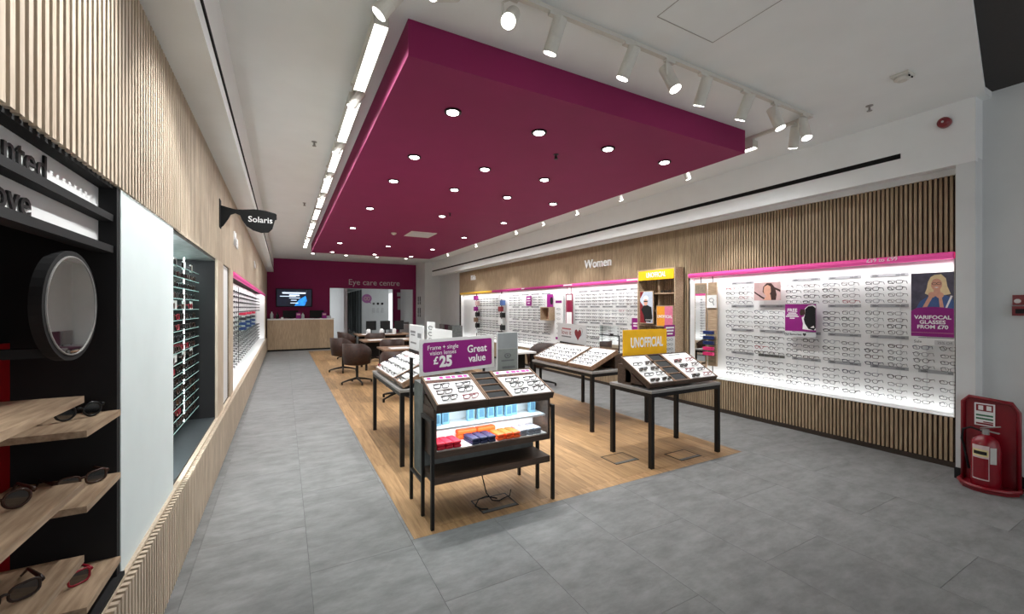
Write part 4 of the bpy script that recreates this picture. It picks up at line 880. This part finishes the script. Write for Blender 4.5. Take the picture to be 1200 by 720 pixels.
# near sunglasses with separate lenses and temples
def near_sunglasses(loc, rz, color, shape, label, s=1.12):
    t = thing('sunglasses', label, 'sunglasses', loc, rz); t.scale = (s, s, s)
    f, te, le = glasses_parts(shape, .0035, 20, 6, .13)
    f.build('frame', FR[color], t, smooth=True)
    for q in te: q.build('temple', FR[color], t, smooth=True)
    for q in le: q.build('lens', M_LENSD, t)
near_sunglasses((-.665, 2.12, 1.191), .75, 'black', 'round', 'black round sunglasses on the topmost short oak shelf')
near_sunglasses((-.655, 2.12, .939), .7, 'tortoiseshell', 'cat-eye', 'tortoiseshell sunglasses on the middle short oak shelf')
near_sunglasses((-.68, 2.05, .601), .7, 'red', 'square', 'dark red sunglasses on the lowest short oak shelf')
near_sunglasses((-.70, 1.70, 1.029), .65, 'tortoiseshell', 'round', 'tortoiseshell round sunglasses on the middle long oak shelf')
near_sunglasses((-.67, 1.66, .786), .6, 'brown', 'cat-eye', 'brown cat-eye sunglasses on the lowest long oak shelf')
o = MB().box(-.665, -.655, 1.40, 1.555, 1.31, 1.375).build('brand_card', M_BOARD); tag(o, 'small white lettered card on the topmost long oak shelf', 'card')
text('lettering', 'ON', .035, (-.654, 1.525, 1.345), FL, M_TXT_K, o, depth=.0008, bold=.001)
# sunglasses niche with glass shelves
t = thing('display_niche', 'black niche of sunglasses on lit glass shelves', 'niche', (-.78, 4.15, .5))
MB().box(-.968, -.955, 3.2, 5.075, .505, 2.085).build('back_panel', mat('pale_teal_back', (188, 206, 204), .5), t, True)
MB().box(-.955, -.602, 5.05, 5.075, .505, 2.085).build('side_panel', M_BLACKMATT, t, True); MB().box(-.955, -.602, 3.2, 3.22, .505, 2.085).build('side_panel', M_BLACKMATT, t, True)
MB().box(-.955, -.602, 3.22, 5.05, 2.065, 2.085).build('top_panel', M_GREYLAM, t, True); MB().box(-.955, -.602, 3.22, 5.05, .505, .515).build('base_panel', mat('dark_slate', (58, 64, 66), .5), t, True)
SHZ = [.66 + k * .0845 for k in range(16)]
for z in SHZ:
    sh_ = MB().box(-.955, -.722, 3.5, 4.98, z - .006, z).build('shelf', M_GLASS, t, True)
    MB().box(-.722, -.72, 3.5, 4.98, z - .006, z).build('polished_edge', mat('glass_edge', (176, 222, 216), .25), sh_, True)
for yy, xx_ in ((4.2, -.955), (4.6, -.775)): MB().box(xx_, xx_ + .006, yy, yy + .008, .6, 2.04).build('led_strip', mat('led_white', (240, 250, 255), .4, emit=6), t, True)
area_lamp((-.93, 4.3, 2.05), (-.80, 4.3, 1.2), .1, 1.4, 12, (.93, .98, 1)); area_lamp((-.70, 3.3, 1.3), (-.85, 4.4, 1.3), .03, 1.4, 14, (.93, .98, 1), (0, 0, 1)); spot_lamp((-.75, 4.6, 2.05), (-.82, 4.6, 0), 12, 120, .5, .02, (.95, .98, 1))
srng = random.Random(5)
for ri, z in enumerate(SHZ):
    for k in range(7):
        yy = 3.86 + k * .165
        if ri in (6, 11, 15) and k in (0, 2, 4, 6):
            o = obj('brand_card', GC.setdefault('bc', MB().box(-.004, .004, -.05, .05, 0, .07).mesh('brand_card', M_BOARD))); o.location = (-.76, yy, z); tag(o, 'blank white card in the black niche, %s shelf up, %s from the white panel' % (ORD[ri], ORD[k]), 'card', 'white cards in the sunglasses niche'); continue
        col = srng.choice(['black', 'black', 'tortoiseshell', 'brown', 'black', 'gunmetal', 'brown', 'red']); shp = srng.choice(['round', 'square', 'cat-eye'])
        spectacles(col, shp, Matrix.Translation((-.74, yy, z + .0005)) @ Euler((0, 0, R90 + srng.uniform(-.1, .1))).to_matrix().to_4x4(), 'in the black niche, %s shelf up, %s from the white panel' % (ORD[ri], ORD[k]), 'in the black niche', thick=.003, sun=True)
# long spectacle bay with pink rail
t = thing('display_bay', 'white lit spectacle bay with pink rail in the left-hand wall', 'display', (-.75, 11.7, .5))
MB().box(-.898, -.88, 6.5, 17.0, .505, 2.085).build('back_panel', M_BOARD, t, True); MB().box(-.88, -.585, 6.5, 17.0, .503, .512).build('ledge', M_BOARD, wl_o)
MB().box(-.88, -.602, 6.5, 6.51, .512, 2.085).build('jamb', M_BOARD, wl_o); MB().box(-.88, -.602, 16.99, 17.0, .512, 2.085).build('jamb', M_BOARD, wl_o)
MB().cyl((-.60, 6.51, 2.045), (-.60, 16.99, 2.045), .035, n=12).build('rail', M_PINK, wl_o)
for a, b in ((6.52, 10), (10, 13.5), (13.5, 16.98)):
    area_lamp((-.68, (a + b) / 2, 2.06), (-.85, (a + b) / 2, 1.2), .04, b - a - .04, 11, (1, 1, 1)); area_lamp((-.72, (a + b) / 2, .52), (-.85, (a + b) / 2, 1.2), .04, b - a - .04, 4, (1, 1, 1))
stl = MB()
for k in range(26):
    yc = 6.75 + k * .38
    MB().cyl((-.82, yc + .09, .512), (-.82, yc + .09, 2.02), .008, n=6).build('rod', M_BLACK if k in (2, 9) else M_LABEL, t, True)
    for ri in range(15):
        z = .60 + ri * .09
        if 7 < k and ri in (6, 7, 8, 9): continue
        Mx = wall_M(-.72, yc, z, R90)
        if k < 2:
            col, shp = rnd_kind(rng); spectacles(col, shp, Mx, 'in left wall bay, %s row up, %s column from oak pier' % (ORD[ri], ORD[k]), 'near end of the left-hand bay', thick=.0028)
        else: add_low(stl, Mx)
tag(stl.build('far_spectacles', FR['black']), 'rows of dark spectacles along the left-hand pink-railed bay', 'spectacles', kind='stuff')
for k in range(12):
    z = 1.15 + (k % 4) * .1; yy = 10.2 + (k // 4) * 1.5
    c, n_ = (((24, 60, 120), 'blue'), ((24, 60, 120), 'blue'), ((40, 40, 48), 'black'), ((200, 30, 70), 'red'))[k % 4]
    specs_case((-.74, yy, z), 0, c, '%s spectacle case on glass in the left wall bay, %s level up, %s stack along' % (n_, ORD[k % 4], ORD[k // 4]), '%s cases in the left-hand bay' % n_, L=.3, W=.12)
for k in range(4): MB().box(-.88, -.66, 10.0, 13.5, 1.143 + k * .1, 1.149 + k * .1).build('shelf', M_GLASS, t, True)
# left wall signs
s = thing('blade_sign', 'black projecting sign shaped like half sunglasses reading Solaris', 'sign', (-.575, 5.2, 2.42))
MB().box(-.004, .004, -.06, .06, .0, .29).build('wall_plate', M_BLACKMATT, s)
P = [(.004, .0), (.03, .03), (.07, .10), (.09, .145), (.13, .165), (.17, .15), (.19, .10), (.23, .04), (.29, .0), (.36, -.02), (.43, -.01), (.465, .03), (.49, .13), (.505, .135), (.505, .19), (.49, .20), (.40, .22), (.30, .225), (.20, .21), (.13, .205), (.06, .22), (.004, .235)]
MB().prism(P, -.008, .008, 'y').build('blade', M_BLACKMATT, s); text('lettering', 'Solaris', .085, (.355, -.009, .115), FY, M_TXT_W, s, depth=.0008, bold=.001)
tag(text('lettering', 'Men', .26, (-.572, 6.75, 2.50), FL, M_TXT_W, depth=.01, bold=.004), 'white raised lettering reading Men beside the Solaris sign', 'sign')
tag(text('lettering', 'Men', .2, (-.572, 10.9, 2.55), FL, M_TXT_W, depth=.01, bold=.004), 'small white raised lettering farther along the left-hand wall', 'sign')
# ================================================================== BACK OF THE SHOP
t = thing('reception_counter', 'oak fronted reception counter with white top below the screen', 'counter', (.6, 18.0, 0))
MB().box(-.535, 1.70, 17.62, 18.3, .06, 1.15).build('body', M_OAK_RIGHT, t, True); MB().box(-.54, 1.72, 17.6, 18.32, 1.15, 1.19).build('top', M_BOARD, t, True); MB().box(-.53, 1.66, 17.66, 18.26, 0, .06).build('plinth', M_BLACKMATT, t, True)
for k in range(9): MB().box(-.535 + k * .248, -.535 + k * .248 + .244, 17.605, 17.62, .06, 1.15).build('panel', M_OAK_RIGHT, t, True)
for x, w, lb in ((.22, .52, 'black till screen on the counter beside a plum card'), (1.12, .5, 'black till screen at the open end of the counter')):
    m = thing('till_screen', lb, 'monitor', (x, 17.95, 1.19)); MB().rbox(-w / 2, w / 2, -.03, .03, .03, .31, .01).build('screen', M_BLACKMATT, m); MB().box(-.1, .1, -.06, .06, 0, .015).box(-.03, .03, -.01, .02, .01, .06).build('stand', M_BLACK, m)
    o = MB().box(x + .18, x + .34, 17.80, 17.81, 1.19, 1.42).build('plum_card', M_PURPLE_SIGN); tag(o, 'small plum card before the %s till screen' % ('first' if x < .5 else 'second'), 'card')
    MB().box(x + .2, x + .32, 17.797, 17.80, 1.32, 1.38).build('print', M_ROSE, o)
for x, h, m, lb in ((-.40, .3, M_LABEL, 'grey bottle at the wall end of the counter'), (-.22, .24, M_BLACKMATT, 'dark bottle on the counter'), (.63, .24, M_LABEL, 'grey bottle between the till screens')):
    b = thing('bottle', lb, 'bottle', (x, 17.9, 1.19)); MB().lathe([(.05, 0), (.055, .02), (.055, h * .6), (.02, h * .75), (.02, h * .9)], n=12).build('body', m, b, smooth=True); MB().cyl((0, 0, h * .9), (0, 0, h), .025, n=10).build('cap', M_BLACK, b)
o = MB().rbox(1.47, 1.62, 17.85, 18.05, 1.19, 1.29, .02).build('card_reader', M_LABEL); tag(o, 'pale card reader at the open end of the counter', 'card reader')
o = MB().box(-.1, -.02, 17.8, 17.95, 1.19, 1.25).build('paper_stack', M_BOARD); tag(o, 'low white stack of paper on the counter', 'paper')
tv = thing('wall_screen', 'wide wall screen with blue picture and white text lines', 'screen', (.36, YB - .005, 1.64))
MB().box(-.64, .64, -.06, 0, 0, .72).build('bezel', M_BLACKMATT, tv)
MB().box(-.61, .61, -.064, -.06, .03, .69).build('display', mat('screen_dark', (12, 16, 30), .3, emit=1, var=.4, scale=5), tv)
sb = mat('screen_blue', (40, 130, 220), .4, emit=1.0, var=.5, scale=6); sw = mat('screen_text', (210, 228, 250), .4, emit=1.1)
MB().prism([(.0, .04), (.1, .2), (.18, .3), (.40, .44), (.45, .25), (.36, .05)], -.0655, -.064, 'y').build('blue_picture', sb, tv)
for x0, x1, z in ((-.42, .40, .52), (-.18, .18, .43), (-.50, .05, .405), (-.18, .2, .34), (-.12, .08, .25), (-.14, .14, .14)): MB().box(x0, x1, -.067, -.0655, z, z + (.055 if z > .42 else .025)).build('text_line', sw, tv)
for x in (-.36, .06, .4): MB().bar((x, -.0665, .56), (x + .04, -.0665, .65), .02, .001).build('flourish', sw, tv)

# ---- swivel chairs and dispensing desks
def chair_proto(label):
    t = thing('swivel_chair', label, 'chair')
    sh = MB(); n = 18; V = []; F = []
    for j in range(2):
        for i in range(n + 1):
            a = math.radians(-118 + 236 * i / n); k = abs(a) / math.radians(118); rr = .285 - j * .03
            top = .86 - .22 * max(0, k - .42) ** 1.2 * 1.9; flare = .03
            x, y_ = rr * math.sin(a), -rr * math.cos(a)
            V += [(x * .93, y_ * .93, .42), (x * 1.0, y_ * 1.03, .58), (x * 1.02, y_ * 1.12, top)]
    m = (n + 1) * 3
    for j in range(2):
        for i in range(n):
            for q in range(2):
                a = j * m + i * 3 + q; F.append((a, a + 3, a + 4, a + 1) if j == 0 else (a, a + 1, a + 4, a + 3))
    for i in range(n): a = i * 3 + 2; F.append((a, a + 3, m + a + 3, m + a)); a = i * 3; F.append((a, m + a, m + a + 3, a + 3))
    for i in (0, n):
        for q in range(2): a = i * 3 + q; F.append((a, a + 1, m + a + 1, m + a))
    sh.add(V, F); sh.build('shell', M_BROWN, t, smooth=True)
    MB().lathe([(.20, .40), (.245, .42), (.25, .46), (.22, .485), (.1, .49)], n=20).build('seat', M_BROWN, t, smooth=True)
    MB().cyl((0, 0, .09), (0, 0, .41), .028, n=10).build('column', M_BLACK, t)
    for k in range(4):
        a = PI / 4 + k * R90; lg = MB().tube([(.02 * math.cos(a), .02 * math.sin(a), .11), (.17 * math.cos(a), .17 * math.sin(a), .085), (.31 * math.cos(a), .31 * math.sin(a), .05)], [.024, .02, .015], 6).build('leg', M_BLACK, t)
        MB().cyl((.31 * math.cos(a), .31 * math.sin(a), 0), (.31 * math.cos(a), .31 * math.sin(a), .055), .02, n=8).build('foot', M_BLACK, lg)
    return t
proto = chair_proto('')
chairs = [((1.36, 9.35), -.6, 'brown leather swivel chair at the aisle end of the first desk'), ((1.30, 11.25), -.9, 'brown leather swivel chair at the aisle end of the second desk'), ((1.74, 7.42), -.2, 'brown leather swivel chair behind the white cushion table'),
          ((2.3, 10.3), -.15, 'brown leather chair between the first and second desks'), ((2.55, 8.05), .1, 'brown leather chair before the first desk, beyond the cushion table'), ((1.75, 13.9), -1.2, 'brown leather swivel chair at the aisle end of the third desk'),
          ((2.4, 13.0), 0, 'brown leather chair before the third desk'), ((4.62, 7.25), 1.9, 'brown leather chair beside the small white desk')]
for i, ((x, yy), rz, lb) in enumerate(chairs):
    o = proto if i == 0 else copy_tree(proto); o.location = (x, yy, 0); o.rotation_euler = (0, 0, rz); o['label'] = lb; o['group'] = 'brown leather swivel chairs'
def desk(label, x0, x1, y0, y1, m=M_TRAYWOOD):
    t = thing('desk', label, 'desk', ((x0 + x1) / 2, (y0 + y1) / 2, 0)); a, b = (x1 - x0) / 2, (y1 - y0) / 2
    MB().rbox(-a, a, -b, b, .715, .75, .006).build('top', m, t)
    for sx in (-1, 1):
        for sy in (-1, 1): MB().box(sx * (a - .04), sx * (a - .09), sy * (b - .04), sy * (b - .09), 0, .715).build('leg', M_BLACK, t)
    MB().box(-a + .09, a - .09, -.02, .02, .3, .715).build('modesty_panel', M_BLACKMATT, t)
for i, (y0, y1, xa, xb) in enumerate(((8.6, 9.45, 1.78, 3.3), (11.1, 11.95, 1.78, 3.3), (13.6, 14.6, 2.0, 3.7))):
    w = ['first', 'second', 'third'][i]; desk('oak dispensing desk, %s beyond the cushion table' % w, xa, xb, y0, y1)
    for k, x in enumerate((xa + .15, xa + .75)):
        o = MB().box(x, x + .4, y0 + .1, y0 + .42, .75, .762).build('paper_pad', M_BOARD); tag(o, 'white pad on the %s dispensing desk, %s from its aisle end' % (w, ORD[k]), 'paper', 'white pads on the %s desk' % w)
for k, x in enumerate((2.5, 2.95, 3.4)):
    m = thing('desk_monitor', 'black monitor on the third dispensing desk, %s from its aisle end' % ORD[k], 'monitor', (x, 14.2, .75), .3, 'desk monitors on the third desk'); MB().box(-.17, .17, -.02, .02, .12, .42).build('screen', M_BLACKMATT, m); MB().cyl((0, .0, 0), (0, 0, .13), .02, n=8).build('stem', M_BLACK, m); MB().cyl((0, 0, 0), (0, 0, .015), .1, n=14).build('base', M_BLACK, m)
for k, x in enumerate((2.35, 2.75, 3.15)):
    b = thing('dispenser', 'white pump bottle on the third dispensing desk, %s from its aisle end' % ORD[k], 'bottle', (x, 13.8, .75), 0, 'pump bottles on the third desk'); MB().lathe([(.06, 0), (.065, .02), (.065, .15), (.03, .18)], n=12).build('body', M_BOARD, b, smooth=True); MB().cyl((0, 0, .18), (0, 0, .24), .015, n=8).build('pump', M_BLACK, b)
desk('small white desk beyond the love it table', 3.75, 4.3, 6.9, 7.5, M_BOARD)
# waiting chairs
def side_chair(label, x, y, rz, m1, group):
    t = thing('waiting_chair', label, 'chair', (x, y, 0), rz, group)
    MB().rbox(-.25, .25, -.25, .25, .4, .47, .02).build('seat', m1, t); MB().rbox(-.25, .25, .2, .27, .5, .92, .02).build('backrest', m1, t)
    for sx in (-.22, .22):
        MB().bar((sx, -.22, 0), (sx, -.22, .4), .025).build('leg', M_BLACK, t); MB().bar((sx, .22, 0), (sx, .24, .55), .025).build('leg', M_BLACK, t)
M_AUB = mat('aubergine_fabric', (84, 44, 62), .8, var=.15, scale=60); M_GRYF = mat('grey_fabric', (140, 136, 136), .8, var=.12, scale=60)
for k, (yy, m, n_) in enumerate(((16.2, M_AUB, 'aubergine'), (16.85, M_GRYF, 'grey'), (15.55, M_GRYF, 'grey'))): side_chair('%s fabric waiting chair against the pale wall, %s from the kids bay' % (n_, ['second', 'third', 'first'][k]), 5.6, yy, -R90, m, '%s waiting chairs by the pale wall' % n_)
side_chair('grey fabric chair before the plum partition', 5.0, 20.0, -.3, M_GRYF, 'eye care chairs'); side_chair('grey fabric chair beside the counter-side desk', 4.5, 17.2, .4, M_GRYF, 'chair near the opening')
side_chair('dark chair by the corridor entrance', 2.9, 25, .1, M_AUB, 'corridor chair')
o = thing('storage_cube', 'grey upright cabinet at the kids end of the long display', 'cabinet', (5.55, 14.55, 0)); MB().rbox(-.2, .2, -.22, .22, 0, .95, .01).build('body', M_GREYLAM, o); MB().box(-.205, -.2, -.18, .18, .08, .88).build('door', M_LABELD, o)
# marks on the far white wall
o = MB().prism(ell(4.33, 2.15, .28, .27, 20) , 25.985, 26.0, 'y').prism([(4.42, 1.95), (4.58, 1.85), (4.52, 2.0)], 25.985, 26.0, 'y').build('wall_emblem', mat('mauve_print', (176, 110, 165), .6)); tag(o, 'mauve speech bubble emblem on the far white wall', 'sign')
MB().tube([(x, 25.98, z) for x, z in ell(4.25, 2.15, .07, .1, 10)], .02, 5, True).tube([(x, 25.98, z) for x, z in ell(4.42, 2.15, .07, .1, 10)], .02, 5, True).build('eyes', M_ROSE, o)
for k in range(3):
    o = MB().cyl((4.72 + k * .25, 25.985, 1.85), (4.72 + k * .25, 26.0, 1.85), .07, n=14).build('wall_icon', M_BLACKMATT if k else M_LABELD); tag(o, '%s round icon on the far white wall' % ('grey' if not k else ['', 'middle black', 'outer black'][k]), 'sign', 'round icons on the far wall' if k else None)
    MB().box(4.66 + k * .25, 4.8 + k * .25, 25.985, 26.0, 1.3, 1.6).build('caption', M_LABEL, o)
for k in range(4):
    o = MB().box(5.245, 5.26, 18.0 + (k % 2) * .3, 18.12 + (k % 2) * .3, 1.2 if k < 2 else 1.75, 1.6 if k < 2 else 2.1).build('wall_notice', M_TXT_G); tag(o, 'slim dark notice on the white pier, %s, %s the plum wall' % ('lower' if k < 2 else 'upper', 'nearer' if k % 2 else 'farther from'), 'sign', 'notices on the white pier')
    MB().box(5.243, 5.245, 18.02 + (k % 2) * .3, 18.10 + (k % 2) * .3, 1.3 if k < 2 else 1.85, 1.36 if k < 2 else 1.9).build('print', M_LABEL, o)

# ================================================================== FIRE POINT
t = thing('extinguisher_stand', 'red moulded fire extinguisher stand by the entrance corner', 'stand', (5.53, 1.232, 0))
pts = [(-.168, .02), (-.168, .70), (-.13, .77), (.13, .79), (.168, .74), (.168, .02)]
MB().prism(pts, .0, .025, 'x').build('back_panel', M_RED, t)
rim = MB().tube([(-.01, y, z) for y, z in pts], .016, 8); rim.build('rim', M_RED, t, smooth=True)
bp = [(.02, -.175), (-.08, -.185), (-.17, -.13), (-.225, -.03), (-.225, .05), (-.17, .13), (-.08, .175), (.02, .175)]
MB().prism(bp, 0, .03, 'z').build('base', M_RED, t); MB().tube([(x, y, .035) for x, y in bp], .018, 8).build('base_rim', M_RED, t, smooth=True)
si = MB().box(-.012, -.004, -.03, .095, .54, .74).build('instruction_sign', M_BOARD, t)
MB().box(-.0135, -.012, -.02, .085, .67, .73).build('red_header', M_RED, si); MB().box(-.0135, -.012, -.02, .085, .55, .565).box(-.0135, -.012, -.02, .04, .57, .58).build('red_print', M_RED, si); MB().box(-.0135, -.012, -.02, .085, .595, .61).box(-.0135, -.012, -.02, .085, .625, .64).build('green_print', mat('green_print', (60, 110, 80), .6), si); MB().box(-.0145, -.0135, .04, .07, .68, .72).box(-.0145, -.0135, -.01, .02, .68, .72).build('icon', M_BOARD, si)
t = thing('fire_extinguisher', 'red fire extinguisher with black hose on its stand', 'extinguisher', (5.42, 1.235, .031))
MB().lathe([(.088, 0), (.092, .01), (.092, .36), (.08, .41), (.05, .44), (.028, .455)], n=28).build('cylinder', mat('extinguisher_red', (124, 12, 27), .25, var=.04, spec=.6), t, smooth=True)
MB().cyl((0, 0, .45), (0, 0, .50), .022, n=12).build('valve', M_STEEL, t)
MB().bar((.0, .03, .505), (-.02, -.09, .545), .02, .008).bar((0, .03, .49), (-.02, -.085, .485), .02, .008).build('handle', M_STEEL, t)
MB().tube([(0, .02, .48), (-.01, .09, .50), (.0, .14, .47), (.01, .15, .38), (.01, .125, .25), (.01, .105, .12)], .009, 8).build('hose', M_BLACKMATT, t, smooth=True)
def wrap(a0, a1, z0, z1, r, m, name, par):
    mb = MB(); n = 8; V = []
    for i in range(n + 1):
        a = a0 + (a1 - a0) * i / n; V += [(r * math.cos(a), r * math.sin(a), z0), (r * math.cos(a), r * math.sin(a), z1)]
    mb.add(V, [(2 * i, 2 * i + 2, 2 * i + 3, 2 * i + 1) for i in range(n)]); return mb.build(name, m, par)
wrap(PI - .75, PI + .45, .07, .37, .0935, mat('label_edge', (210, 190, 190), .5), 'label', t); wrap(PI - .70, PI + .40, .08, .26, .0945, mat('extinguisher_red', (124, 12, 27), .25), 'label_text', t); wrap(PI - .70, PI + .40, .275, .335, .0945, mat('label_cream', (222, 206, 150), .5), 'label_band', t); wrap(PI + .5, PI + .95, .22, .36, .0945, mat('label_white', (190, 190, 185), .5), 'service_tag', t)
wrap(PI - .6, PI + .3, .29, .32, .0955, M_TXT_K, 'label_print', t)
t = thing('fire_call_point', 'red break glass call point with white hand icon sign', 'call point', (5.75, 1.085, 1.53))
MB().box(-.05, 0, -.055, .055, 0, .085).build('box', M_RED, t); MB().box(-.052, -.05, -.035, .035, .02, .06).build('glass', M_BLACKMATT, t); MB().box(-.012, 0, -.06, .06, .095, .185).build('sign', M_RED, t); MB().prism(ell(.03, .13, .022, .02, 10), -.014, -.012, 'x').prism(ell(-.03, .14, .012, .03, 8), -.014, -.012, 'x').build('hand_icon', M_BOARD, t)
for o in list(bpy.data.objects):
    if o.name.startswith('lettering_source'): bpy.data.objects.remove(o)
